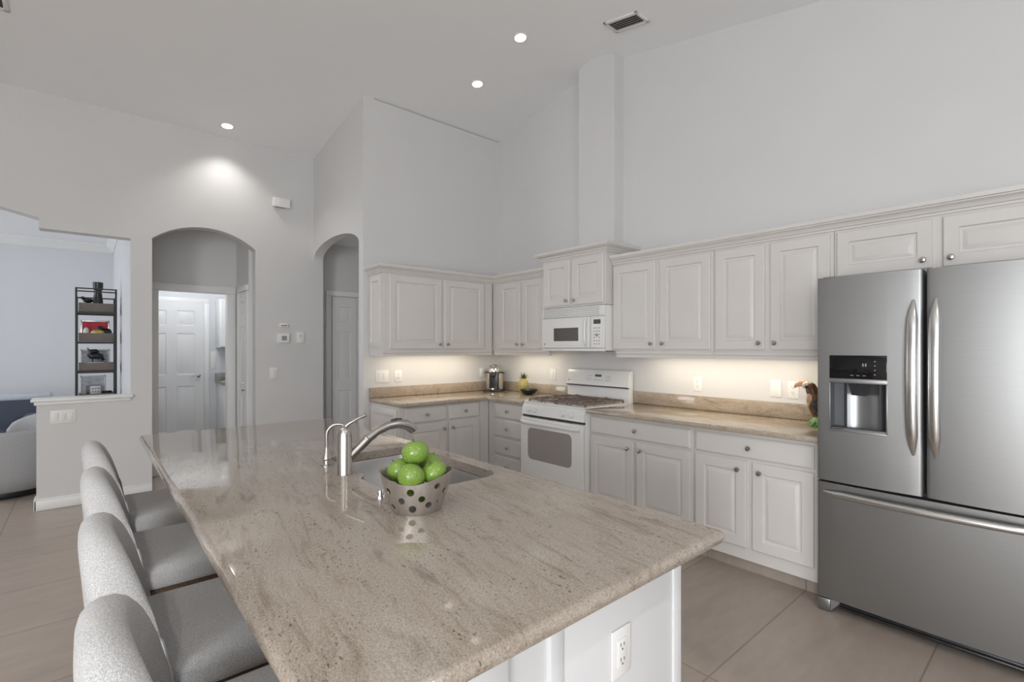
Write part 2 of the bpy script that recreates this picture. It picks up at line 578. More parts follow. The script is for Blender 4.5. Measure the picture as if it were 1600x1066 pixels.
# outer walls with window openings (behind the camera)
b = B()
for q in ((-1.55, 5.4, 0, 4.1), (7.5, 8.2, 0, 4.1), (5.4, 7.5, 2.4, 4.1)):
    b.box(q[0], q[1], YMIN - 0.15, YMIN, q[2], q[3])
struct('wall_left', b, M_WALL, 'white outer wall with a patio door opening', 'wall')
b = B()
for q in ((-8.15, -7.0, 0, 3.2), (-3.0, 0.0, 0, 3.2), (-7.0, -3.0, 2.5, 3.2), (-7.0, -3.0, 0, 0.2)):
    b.box(XMAX, XMAX + 0.15, q[0], q[1], q[2], q[3])
struct('wall_rear', b, M_WALL, 'white wall behind the camera with a wide window opening', 'wall')


def frame_window(name, axis, pos, a0, a1, z0, z1, nm, label):
    b = B()
    t = 0.05

    def bx(u0, u1, w0, w1):
        if axis == 'y':
            b.box(u0, u1, pos - 0.03, pos + 0.03, w0, w1, 0.004)
        else:
            b.box(pos - 0.03, pos + 0.03, u0, u1, w0, w1, 0.004)
    bx(a0, a1, z0, z0 + t); bx(a0, a1, z1 - t, z1); bx(a0, a0 + t, z0, z1); bx(a1 - t, a1, z0, z1)
    for k in range(1, nm):
        u = a0 + (a1 - a0) * k / nm
        bx(u - t / 2, u + t / 2, z0, z1)
    return struct(name, b, M_TRIM, label, 'window')


frame_window('window_1', 'x', XMAX + 0.02, -7.0, -3.0, 0.2, 2.5, 3, 'wide white framed window behind the camera')
frame_window('window_2', 'y', YMIN - 0.02, 5.4, 7.5, 0.0, 2.4, 2, 'white framed patio door opening')

# living room beyond the half wall
b = B().box(-5.35, -5.2, -8.0, -3.2, 0, 3.0)
struct('wall_living', b, M_WALLLIV, 'pale living room wall beyond the half wall', 'wall')
struct('wall_living_side', B().box(-5.2, -1.55, -3.302, -3.19, 0, 3.0), M_WALLLIV, 'pale living room side wall beside the shelf', 'wall')
struct('ceiling_living', B().box(-5.35, -1.5, -8.15, -3.2, 2.93, 3.05), M_CEIL, 'white flat living room ceiling', 'ceiling')
b = B()
for q in ((-5.35, -4.6, 0, 3), (-2.2, -1.55, 0, 3), (-4.6, -2.2, 0, 0.5), (-4.6, -2.2, 2.45, 3)):
    b.box(q[0], q[1], -8.15, -8.0, q[2], q[3])
struct('wall_living_left', b, M_WALLLIV, 'living room outer wall with a window opening', 'wall')
cr = [(0, 0), (0.012, 0), (0.02, 0.02), (0.07, 0.075), (0.085, 0.09), (0.085, 0.11), (0, 0.11)]
b = B().poly([(-5.2 + x, 2.82 + z) for x, z in cr], 'xz', -8.0, -3.302)
b.poly([(-3.302 - x, 2.82 + z) for x, z in cr], 'yz', -5.2, -1.55)
struct('trim_2', b, M_TRIM, 'white crown moulding round the living room ceiling', 'crown moulding')

# hall vestibule behind the arch, laundry beyond
XV = -2.15
YV = -2.285
b = B().poly([(-3.19, 0), (-3.04, 0), (-3.04, 2.045), (-2.365, 2.045), (-2.365, 0), (YV, 0), (YV, 2.75), (-3.19, 2.75)], 'yz', XV - 0.11, XV)
struct('wall_hall', b, M_WALL, 'grey white wall inside the hall arch above the laundry doorway', 'wall')
struct('wall_hall_side', B().box(XV - 0.11, XF - 0.15, YV, YV + 0.1, 0, 2.75), M_WALL, 'side wall inside the hall arch carrying a folding door', 'wall')
struct('wall_hall_left', B().box(XV - 0.11, XF - 0.15, -3.19, -3.145, 0, 2.75), M_WALL, 'left side wall inside the hall arch', 'wall')
struct('ceiling_hall', B().box(XV - 0.11, XF - 0.15, -3.19, YV + 0.1, 2.75, 2.83), M_CEIL, 'ceiling of the small hall inside the arch', 'ceiling')
b = B()
b.box(XV + 0.0005, XV + 0.018, -3.11, -3.028, 0, 2.035, 0.004).box(XV + 0.0005, XV + 0.018, -2.377, -2.295, 0, 2.035, 0.004).box(XV + 0.0005, XV + 0.019, -3.11, -2.295, 2.0355, 2.115, 0.004)
b.box(XV - 0.112, XV, -3.0395, -3.026, 0, 2.034).box(XV - 0.112, XV, -2.379, -2.3655, 0, 2.034).box(XV - 0.112, XV, -3.039, -2.3655, 2.0345, 2.0445)
struct('trim_3', b, M_TRIM, 'white casing round the laundry doorway inside the arch', 'door casing')
XL = -3.9
b = B().box(XL - 0.1, XL, -3.19, -1.4, 0, 2.6).box(XL, XV - 0.11, -3.19, -3.18, 0, 2.6).box(XL, XV - 0.11, -1.5, -1.4, 0, 2.6)
struct('wall_laundry', b, M_WALLLIV, 'pale laundry room walls seen through the doorway', 'wall')
struct('ceiling_laundry', B().box(XL - 0.1, XV - 0.11, -3.19, -1.4, 2.6, 2.7), M_CEIL, 'laundry room ceiling', 'ceiling')
b = B()
b.box(XL + 0.0005, XL + 0.018, -2.35, -2.285, 0, 2.041, 0.004).box(XL + 0.0005, XL + 0.019, -3.175, -2.285, 2.0415, 2.105, 0.004).box(XL + 0.0005, XL + 0.018, -3.175, -3.112, 0, 2.041, 0.004)
b.box(XL, XL + 0.014, -2.285, -2.22, 0, 0.09, 0.003)
struct('trim_4', b, M_TRIM, 'white casing round the six panel door in the laundry', 'door casing')


def panel_door(b, x0, x1, z0, z1, cols, rows, th=0.035, stile=0.11, mid=0.10):
    """door leaf facing -Y (front face at y=-th) with raised panels; rows = [(z0,z1), ...]"""
    n = len(cols)
    xs = [x0] + [c for col in cols for c in col] + [x1]
    # stiles
    for k in range(0, len(xs), 2):
        b.box(xs[k], xs[k + 1], -th, 0, z0, z1)
    zs = [z0] + [c for r in rows for c in r] + [z1]
    for (cx0, cx1) in cols:
        for k in range(0, len(zs), 2):
            b.box(cx0, cx1, -th, 0, zs[k], zs[k + 1])
        for (ra, rb) in rows:
            b.panel(cx0, cx1, ra, rb, [(0, -0.004), (0, -th + 0.0005), (0.008, -th + 0.009), (0.022, -th + 0.009), (0.04, -th + 0.002)])
    return b


def lever_handle(parent, name, x, y, z, d=1):
    b = B().lathe([(0.026, 0), (0.026, 0.006), (0.012, 0.012), (0.010, 0.035)], (x, y, z), '-y', 16)
    b.tube([(x, y - 0.035, z), (x + d * 0.03, y - 0.04, z + 0.002), (x + d * 0.07, y - 0.04, z - 0.004), (x + d * 0.10, y - 0.038, z - 0.008)], [0.010, 0.009, 0.008, 0.006], 8)
    return obj(name, b, M_NICKEL, parent)


# six-panel door: built facing -Y in local frame, turned to face +X
RX = PI / 2     # local -y -> world +x, local x -> world y
d1 = thing('door_1', 'white six panel door with a lever at the back of the laundry', 'door', (XL + 0.002, 0, 0), RX)
d1['kind'] = 'structure'
b = panel_door(B(), -3.11, -2.353, 0.012, 2.04, [(-3.00, -2.79), (-2.675, -2.465)], [(0.22, 0.86), (1.02, 1.60), (1.71, 1.92)])
obj('leaf', b, M_PALEDOOR, d1)
lever_handle(d1, 'door_handle', -2.42, -0.035, 1.0, -1)
# folding door on the side wall of the hall (faces -Y)
d2 = thing('door_2', 'narrow white folding door on the side wall inside the arch', 'door', (0, YV, 0))
d2['kind'] = 'structure'
b = panel_door(B(), -1.905, -1.60, 0.015, 2.03, [(-1.83, -1.675)], [(0.16, 0.86), (1.0, 1.64), (1.74, 1.92)], 0.02)
b = panel_door(b, -1.597, -1.55, 0.015, 2.03, [(-1.585, -1.562)], [(0.16, 0.86), (1.0, 1.64), (1.74, 1.92)], 0.02)
obj('leaf', b, M_PALEDOOR, d2)
b = B().box(-1.99, -1.91, -0.026, -0.0005, 0, 2.035, 0.004).box(-1.99, -1.55, -0.027, -0.0005, 2.0355, 2.10, 0.004)
obj('casing', b, M_TRIM, d2)
obj('door_knob', B().lathe([(0.008, 0), (0.007, 0.015), (0.014, 0.022), (0.014, 0.028), (0.008, 0.033)], (-1.625, -0.02, 0.93), '-y', 14), M_NICKEL, d2)
# pantry alcove behind the small arch
XP = -1.70
b = B().box(XP - 0.1, XP, YA + 0.105, -0.55, 0, 2.70).box(XP, -0.12, -0.65, -0.55, 0, 2.70).box(XP, XF - 0.15, YA + 0.095, YA + 0.115, 0, 2.7)
struct('wall_alcove', b, M_WALL, 'white walls of the pantry alcove behind the small arch', 'wall')
struct('ceiling_alcove', B().box(XP - 0.1, -0.12, YA + 0.105, -0.55, 2.70, 2.78), M_CEIL, 'ceiling of the pantry alcove', 'ceiling')
d3 = thing('door_3', 'white folding pantry door behind the small arch', 'door', (XP + 0.002, 0, 0), RX)
d3['kind'] = 'structure'
b = panel_door(B(), -1.33, -1.02, 0.015, 2.04, [(-1.255, -1.095)], [(0.18, 0.86), (1.0, 1.60), (1.72, 1.92)], 0.025)
b = panel_door(b, -1.015, -0.705, 0.015, 2.04, [(-0.94, -0.78)], [(0.18, 0.86), (1.0, 1.60), (1.72, 1.92)], 0.025)
obj('leaf', b, M_PALEDOOR, d3)
obj('casing', B().box(-1.405, -1.337, -0.022, 0, 0, 2.05, 0.004).box(-1.405, -0.63, -0.023, 0, 2.0505, 2.115, 0.004).box(-0.70, -0.63, -0.022, 0, 0, 2.05, 0.004), M_TRIM, d3)

# open laundry leaf seen edge-on at the left jamb, with hinges
d4 = thing('door_4', 'open white laundry door leaf folded back at the left jamb', 'door', (XV - 0.11, 0, 0))
d4['kind'] = 'structure'
obj('leaf', B().box(-0.70, -0.004, -3.085, -3.052, 0.012, 2.035, 0.002), M_PALEDOOR, d4)
for z in (1.80, 1.10, 0.28):
    obj('hinge', B().box(0.003, 0.095, -3.042, -3.036, z - 0.05, z + 0.05, 0.001).tube([(0.0, -3.036, z - 0.05), (0.0, -3.036, z + 0.05)], 0.007, 8), M_NICKEL, d4)
b = B().lathe([(0.024, 0), (0.024, 0.005), (0.01, 0.01), (0.009, 0.03)], (-0.62, -3.052, 0.97), '-y', 14)
obj('door_handle', B().box(-0.66, -0.56, -3.02, -3.008, 0.96, 0.975, 0.003).box(-0.645, -0.625, -3.052, -3.01, 0.955, 0.98, 0.003), M_BLACKMET, d4)

# baseboards
def baseboard(name, pts, label):
    b = B()
    for (x0, x1, y0, y1) in pts:
        b.box(x0, x1, y0, y1, 0, 0.085, 0.004)
        b.box(x0, x1 if x1 - x0 > 0.1 else x1 - 0.005, y0 if y1 - y0 > 0.1 else y0, y1, 0.085, 0.10, 0.003)
    return struct(name, b, M_TRIM, label, 'baseboard')


baseboard('baseboard_far', [(XF, XF + 0.016, -3.945, -3.142), (XF, XF + 0.016, -2.25, YA), (XF - 0.15, XF + 0.016, -3.946, -3.93)], 'white baseboard along the far wall and half wall')
baseboard('baseboard_living', [(-5.2, -5.184, -8, -3.302), (-5.2, -1.55, -3.318, -3.302)], 'white baseboard along the living room walls')
# half wall cap
b = B().box(XF - 0.185, XF + 0.035, -3.965, -3.285, 0.935, 0.96, 0.006, 3)
b.box(XF - 0.165, XF + 0.015, -3.945, -3.30, 0.905, 0.935, 0.006, 2)
struct('trim_5', b, M_TRIM, 'white ledge capping the half wall', 'ledge')

# ------------------------------------------------------------------ cabinets (local frame: x along the wall, front towards -y)
def knob(parent, x, y, z):
    b = B().lathe([(0.009, 0), (0.006, 0.006), (0.006, 0.014), (0.014, 0.019), (0.0155, 0.024), (0.012, 0.030), (0.004, 0.032)], (x, y, z), '-y', 16)
    return obj('knob', b, M_NICKEL, parent)


def cab_door(parent, x0, x1, z0, z1, y, kx=None, kz=None, name='door'):
    fr = min(0.062, (x1 - x0) * 0.2)
    p = [(0, y), (0, y - 0.016), (0.005, y - 0.020), (fr, y - 0.020), (fr + 0.005, y - 0.010), (fr + 0.016, y - 0.010), (fr + 0.036, y - 0.019), (fr + 0.040, y - 0.0195)]
    o = obj(name, B().panel(x0, x1, z0, z1, p), M_CAB, parent, ang=20)
    if kx is not None:
        knob(o, kx, y - 0.020, kz)
    return o


def cab_drawer(parent, x0, x1, z0, z1, y):
    p = [(0, y), (0, y - 0.013), (0.010, y - 0.020), (0.02, y - 0.0205)]
    o = obj('drawer', B().panel(x0, x1, z0, z1, p), M_CAB, parent, ang=20)
    knob(o, (x0 + x1) / 2, y - 0.020, (z0 + z1) / 2)
    return o


def upper(label, loc, rz, x0, x1, z0, z1, depth, doors, kz=1.43, rail=True, end_panel=False, railx=None):
    t = thing('wall_cabinet', label, 'cabinet', loc, rz, 'upper kitchen cabinets')
    b = B().box(x0, x1, -depth + 0.02, -0.002, z0, z1)
    # face frame
    yf, yb = -depth, -depth + 0.02
    xs = [x0] + [v for d in doors for v in d[:2]] + [x1]
    b.box(x0, x1, yf, yb, z0, z1, 0.0015, 1)
    obj('body', b, M_CAB, t)
    for d in doors:
        cab_door(t, d[0], d[1], d[2] if len(d) > 3 else z0 + 0.015, d[3] if len(d) > 3 else z1 - 0.02, yf, d[-1] if len(d) in (3, 5) else None, (d[2] if len(d) > 3 else z0 + 0.015) + kz_off)
    if rail:
        r0, r1 = railx or (x0, x1)
        p = [(-depth - 0.004, z0), (-depth - 0.004, z0 - 0.02), (-depth + 0.004, z0 - 0.028), (-depth + 0.004, z0 - 0.052), (-depth + 0.024, z0 - 0.052), (-depth + 0.024, z0)]
        rb = B().poly(p, 'yz', r0, r1)
        if end_panel:
            rb.box(x0 + 0.004, x0 + 0.022, -depth + 0.02, -0.002, z0 - 0.052, z0)
        obj('light_rail', rb, M_CAB, t)
    if end_panel:
        # raised panel on the left end of the run, facing -x
        o = obj('end_panel', B().panel(0.03, depth - 0.03, z0 + 0.03, z1 - 0.03, [(0, 0.001), (0, -0.012), (0.004, -0.015), (0.05, -0.015), (0.056, -0.008), (0.068, -0.008), (0.085, -0.014)]), M_CAB, t)
        o.rotation_euler = (0, 0, -PI / 2)
        o.location = (x0, 0, 0)
    return t


kz_off = 0.045
ZU0, ZU1 = 1.375, 2.105
UD = 0.31
# left wall run: local x = world y
upper('wide two door white wall cabinet on the left wall beside the small arch', (0, 0, 0), RX, -1.59, -0.335, ZU0, ZU1, UD,
      [(-1.534, -0.974, -1.005), (-0.944, -0.451, -0.915)], end_panel=True)
upper('narrow two door wall cabinet in the corner left of the microwave', (0, 0, 0), 0, 0.002, 1.190, ZU0, ZU1, UD,
      [(0.431, 0.770, 0.738), (0.796, 1.120, 0.83)], railx=(0.312, 1.19))
upper('two door wall cabinet directly right of the microwave', (0, 0, 0), 0, 1.972, 2.874, ZU0, ZU1, UD,
      [(1.980, 2.394, 2.362), (2.435, 2.855, 2.467)], railx=(2.0, 2.874))
upper('two door wall cabinet above the outlets next to the refrigerator', (0, 0, 0), 0, 2.876, 3.640, ZU0, ZU1, UD,
      [(2.894, 3.237, 3.205), (3.274, 3.621, 3.306)])
upper('short two door wall cabinet above the refrigerator', (0, 0, 0), 0, 3.642, 4.62, 1.81, ZU1, UD,
      [(3.659, 4.105, 4.07), (4.150, 4.600, 4.185)], rail=False)
kz_off = 0.04
upper('raised two door cabinet above the microwave', (0, 0, 0), 0, 1.196, 1.966, 1.768, 2.215, 0.40,
      [(1.222, 1.556, 1.525), (1.588, 1.945, 1.62)], rail=False)

# crown mouldings
CP = [(0, 0), (0.010, 0), (0.012, 0.012), (0.020, 0.015), (0.024, 0.026), (0.036, 0.038), (0.046, 0.042), (0.046, 0.048), (0.056, 0.051), (0.058, 0.073), (0, 0.073)]


def crown_run(b, path, z):
    """sweep the crown profile along an xy path with mitred corners; outward = right-hand side of travel"""
    n = len(path)
    rings = []
    for i in range(n):
        p = Vector(path[i])
        d0 = (p - Vector(path[i - 1])).normalized() if i > 0 else None
        d1 = (Vector(path[i + 1]) - p).normalized() if i < n - 1 else None
        d0 = d0 or d1
        d1 = d1 or d0
        n0, n1 = Vector((d0.y, -d0.x)), Vector((d1.y, -d1.x))
        mt = (n0 + n1)
        mt = mt / (mt.dot(n0)) if mt.length > 1e-6 else n0
        rings.append([(p.x + mt.x * o, p.y + mt.y * o, z + h) for o, h in CP])
    return b.rings(rings)


c1 = obj('crown_moulding', crown_run(B(), [(-0.0, -1.592), (0.312, -1.592), (0.312, -0.312), (1.192, -0.312)], 2.10), M_CAB)
tag(c1, 'crown moulding capping the corner wall cabinets left of the microwave', 'crown moulding', 'cabinet crown mouldings')
c2 = obj('crown_moulding', crown_run(B(), [(1.97, -0.312), (4.64, -0.312)], 2.10), M_CAB)
tag(c2, 'long crown moulding from the microwave to above the refrigerator', 'crown moulding', 'cabinet crown mouldings')
c3 = obj('crown_moulding', crown_run(B(), [(1.193, -0.002), (1.193, -0.402), (1.969, -0.402), (1.969, -0.002)], 2.212), M_CAB)
tag(c3, 'higher crown moulding on the cabinet above the microwave', 'crown moulding', 'cabinet crown mouldings')


def base(label, loc, rz, x0, x1, doors, drawers, depth=0.59, end_panel=False):
    t = thing('base_cabinet', label, 'cabinet', loc, rz, 'base kitchen cabinets')
    b = B().box(x0, x1, -depth, -0.002, 0.088, 0.876, 0.0015, 1)
    obj('body', b, M_CAB, t)
    obj('toe_kick', B().box(x0 + 0.002, x1 - 0.002, -depth + 0.06, -0.02, 0.0, 0.088), M_FLOOR, t)
    for d in doors:
        cab_door(t, d[0], d[1], d[2], d[3], -depth, d[4], d[3] - 0.055)
    for d in drawers:
        cab_drawer(t, *d, -depth)
    if end_panel:
        o = obj('end_panel', B().panel(0.03, depth - 0.03, 0.17, 0.85, [(0, 0.001), (0, -0.010), (0.004, -0.013), (0.06, -0.013), (0.066, -0.007), (0.08, -0.007), (0.10, -0.012)]), M_CAB, t)
        o.rotation_euler = (0, 0, -PI / 2)
        o.location = (x0, 0, 0)
    return t


base('base cabinet on the left wall with two drawers over two doors', (0, 0, 0), RX, -1.575, -0.592,
     [(-1.525, -1.097, 0.168, 0.70, -1.13), (-1.069, -0.713, 0.168, 0.70, -1.035)], [(-1.525, -1.097, 0.722, 0.862), (-1.069, -0.713, 0.722, 0.862)], end_panel=True)
base('corner drawer base with four stacked drawers left of the stove', (0, 0, 0), 0, 0.5905, 1.188,
     [], [(0.70, 1.150, 0.715, 0.858), (0.70, 1.150, 0.535, 0.695), (0.70, 1.150, 0.360, 0.515), (0.70, 1.150, 0.170, 0.340)])
base('base cabinet directly right of the stove with a wide drawer over two doors', (0, 0, 0), 0, 1.962, 2.881,
     [(1.972, 2.394, 0.168, 0.702, 2.352), (2.423, 2.863, 0.168, 0.702, 2.462)], [(1.972, 2.863, 0.722, 0.853)])
base('base cabinet beside the refrigerator with a wide drawer over two doors', (0, 0, 0), 0, 2.883, 3.660,
     [(2.901, 3.243, 0.168, 0.702, 3.195), (3.282, 3.627, 0.168, 0.702, 3.33)], [(2.901, 3.627, 0.722, 0.853)])

# ------------------------------------------------------------------ counters
def slab(b, outline, z0, z1, r=0.016, hole=None):
    """granite slab with a rounded edge; outline list of (x,y) CCW"""
    n = len(outline)

    def offset(d):
        out = []
        for i in range(n):
            p0, p, p1 = Vector(outline[i - 1]), Vector(outline[i]), Vector(outline[(i + 1) % n])
            e0, e1 = (p - p0).normalized(), (p1 - p).normalized()
            n0, n1 = Vector((-e0.y, e0.x)), Vector((-e1.y, e1.x))
            mt = n0 + n1
            mt = mt / mt.dot(n0)
            out.append((p.x + mt.x * d, p.y + mt.y * d))
        return out
    prof = [(r, z0), (r * 0.3, z0 + r * 0.3), (0, z0 + r), (0, z1 - r), (r * 0.13, z1 - r * 0.5), (r * 0.5, z1 - r * 0.13), (r, z1)]
    bm = b.bm
    vr = [[bm.verts.new((*q, z)) for q in offset(d)] for d, z in prof]
    for a, c in zip(vr, vr[1:]):
        for i in range(n):
            j = (i + 1) % n
            bm.faces.new((a[i], a[j], c[j], c[i]))
    for ring, z in ((vr[0], z0), (vr[-1], z1)):
        loops = [[Vector((v.co.x, v.co.y, 0)) for v in ring]]
        vs_ = list(ring)
        if hole:
            hv = [bm.verts.new((*q, z)) for q in hole]
            loops.append([Vector((q[0], q[1], 0)) for q in hole])
            vs_ += hv
            if z == z0:
                hb = hv
            else:
                ht = hv
        for t in tessellate_polygon(loops):
            try:
                bm.faces.new([vs_[i] for i in t])
            except ValueError:
                pass
    if hole:
        m = len(hole)
        for i in range(m):
            j = (i + 1) % m
            bm.faces.new((hb[i], hb[j], ht[j], ht[i]))
    return b


CZ0, CZ1 = 0.877, 0.914
ct = thing('countertop', 'L shaped beige granite countertop in the corner left of the stove', 'countertop', (0, 0, 0), 0, 'granite countertops')
obj('top', slab(B(), [(0.003, -1.59), (0.6525, -1.59), (0.6525, -0.6525), (1.189, -0.6525), (1.189, -0.003), (0.003, -0.003)], CZ0, CZ1), M_GRANC, ct)
obj('backsplash', B().box(0.002, 0.022, -1.59, -0.002, CZ1, 1.015, 0.003).box(0.022, 1.189, -0.022, -0.002, CZ1, 1.015, 0.003), M_GRANB, ct)
ct = thing('countertop', 'straight beige granite countertop between stove and refrigerator', 'countertop', (0, 0, 0), 0, 'granite countertops')
obj('top', slab(B(), [(1.961, -0.6525), (3.664, -0.6525), (3.664, -0.003), (1.961, -0.003)], CZ0, CZ1), M_GRANC, ct)
obj('backsplash', B().box(1.961, 3.664, -0.022, -0.002, CZ1, 1.02, 0.003), M_GRANB, ct)

# ------------------------------------------------------------------ island
IX0, IX1, IY0, IY1 = 1.085, 3.985, -3.398, -2.335
# sink cut-out with a shallow step beside the faucet
hole = []
def corner(cx, cy, r, a0, a1, n=5):
    for k in range(n + 1):
        t = R(a0 + (a1 - a0) * k / n)
        hole.append((cx + r * math.cos(t), cy + r * math.sin(t)))
corner(2.42, -2.76, 0.06, 180, 270)
corner(2.755, -2.85, 0.03, 90, 20, 4)
corner(2.815, -2.822, 0.03, 200, 270, 4)
corner(3.04, -2.80, 0.055, 270, 360)
corner(3.04, -2.49, 0.07, 0, 90)
corner(2.42, -2.48, 0.06, 90, 180)
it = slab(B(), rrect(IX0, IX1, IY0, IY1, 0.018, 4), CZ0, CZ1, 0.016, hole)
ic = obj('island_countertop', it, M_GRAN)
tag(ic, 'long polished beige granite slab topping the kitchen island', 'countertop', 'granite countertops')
isl = thing('kitchen_island', 'white kitchen island base with panelled end under the granite slab', 'island', (0, 0, 0))
b = B().box(1.16, 2.25, -3.04, -2.40, 0.088, 0.876).box(3.20, 3.85, -3.04, -2.40, 0.088, 0.876).box(2.25, 3.20, -2.95, -2.91, 0.088, 0.876)
b.box(2.25, 3.20, -2.395, -2.37, 0.088, 0.876).box(1.16, 3.85, -3.04, -2.98, 0.0, 0.876).box(1.16, 3.85, -3.0, -2.46, 0.0, 0.088)
obj('body', b, M_CABW, isl)
b = B().box(3.85, 3.866, -2.845, -2.378, 0.0, 0.876, 0.002).box(3.85, 3.872, -2.412, -2.374, 0.0, 0.876, 0.003)
b.box(3.85, 3.870, -2.885, -2.845, 0.0, 0.876, 0.003).box(3.85, 3.870, -3.13, -3.00, 0.0, 0.876, 0.003)
b.box(3.85, 3.870, -3.0, -2.885, 0.80, 0.876, 0.003).box(3.85, 3.870, -3.0, -2.885, 0.0, 0.12, 0.003).box(3.85, 3.858, -3.0, -2.885, 0.12, 0.80)
obj('end_panel', b, M_CABW, isl)
sx = [(1.18, 1.70), (1.72, 2.24), (2.26, 2.72), (2.74, 3.19), (3.21, 3.83)]
for k, (a, c) in enumerate(sx):   # doors on the working side, facing +y
    o = obj('door', B().panel(-c, -a, 0.12, 0.85, [(0, 0), (0, -0.016), (0.005, -0.02), (0.06, -0.02), (0.066, -0.012), (0.08, -0.012), (0.10, -0.019)]), M_CABW, isl)
    o.rotation_euler = (0, 0, PI)
    o.location = (0, -2.40 if k not in (2, 3) else -2.37, 0)
    knob(o, -c + 0.04, -0.02, 0.79)

# sink basin
def ring_pts(pts, s, dz, cx=2.735, cy=-2.62):
    return [(cx + (x - cx) * s[0], cy + (y - cy) * s[1], dz) for x, y in pts]
b = B()
rg = [ring_pts(hole, (1.0, 1.0), CZ0 - 0.002), ring_pts(hole, (0.985, 0.98), CZ0 - 0.02), ring_pts(hole, (0.97, 0.955), 0.72), ring_pts(hole, (0.93, 0.90), 0.695), ring_pts(hole, (0.5, 0.5), 0.688), ring_pts(hole, (0.07, 0.09), 0.684)]
b.rings(rg, cap0=False)
sk = thing('sink', 'stainless undermount sink set into the island slab', 'sink', (0, 0, 0))
obj('basin', b, M_SINK, sk)
obj('drain', B().lathe([(0.055, 0.0), (0.05, 0.004), (0.042, 0.001), (0.02, -0.001)], (2.735, -2.62, 0.6845), 'z', 24), M_CHROME, sk)

# faucet
fc = thing('faucet', 'brushed nickel pull-out kitchen faucet at the island sink', 'faucet', (2.700, -2.872, CZ1))
obj('body', B().lathe([(0.030, 0), (0.030, 0.004), (0.0285, 0.008), (0.0285, 0.142), (0.0275, 0.145), (0.0275, 0.150), (0.0265, 0.160), (0.021, 0.176), (0.012, 0.186), (0.006, 0.189)], n=28), M_NICKEL, fc)
sd = Vector((0.10, 0.995, 0)).normalized()
def sp(d, z):
    return (sd.x * d, sd.y * d, z)
obj('spout', B().tube([sp(0.0, 0.055), sp(0.028, 0.070), sp(0.055, 0.095), sp(0.09, 0.127)], [0.019, 0.0195, 0.0185, 0.018], 14), M_NICKEL, fc)
obj('spray_head', B().tube([sp(0.091, 0.128), sp(0.13, 0.155), sp(0.175, 0.172), sp(0.215, 0.176), sp(0.25, 0.170), sp(0.275, 0.155), sp(0.285, 0.142)], [0.0175, 0.0165, 0.017, 0.0185, 0.021, 0.022, 0.019], 14), M_NICKEL, fc)
obj('spray_button', B().tube([sp(0.185, 0.1905), sp(0.205, 0.1945), sp(0.23, 0.1935)], [0.005, 0.006, 0.005], 8), M_DARK, fc)
obj('lever', B().tube([(0.0, 0.0, 0.180), (0.012, 0.014, 0.197), (0.035, 0.040, 0.217), (0.056, 0.062, 0.230)], [0.009, 0.007, 0.0065, 0.0085], 10), M_NICKEL, fc)
# soap dispenser
sdz = thing('soap_dispenser', 'small gooseneck dispenser in brushed nickel left of the faucet', 'soap dispenser', (2.507, -2.872, CZ1))
obj('base', B().lathe([(0.024, 0), (0.024, 0.004), (0.014, 0.006), (0.013, 0.022), (0.020, 0.028), (0.018, 0.036), (0.012, 0.052), (0.0085, 0.066), (0.0065, 0.075)], n=22), M_NICKEL, sdz)
gp = [(0, 0, 0.07), (0, 0, 0.105)]
for k in range(9):
    a = PI - PI * k / 8 * 0.93
    gp.append((0.02 * (1 + math.cos(a)), 0.040 * (1 + math.cos(a)), 0.128 + 0.042 * math.sin(a)))
obj('spout', B().tube(gp, [0.0065] * (len(gp) - 1) + [0.005], 10), M_NICKEL, sdz)
# air switch button
ab = obj('sink_button', B().lathe([(0.016, 0), (0.016, 0.008), (0.013, 0.012), (0.011, 0.012), (0.011, 0.024), (0.009, 0.028), (0.004, 0.029)], n=20), M_CHROME)
ab.location = (3.088, -2.905, CZ1)
tag(ab, 'small round chrome push button on the island behind the fruit bowl', 'sink button')

# ------------------------------------------------------------------ fruit bowl and apples
BC = Vector((3.261, -2.868, CZ1))


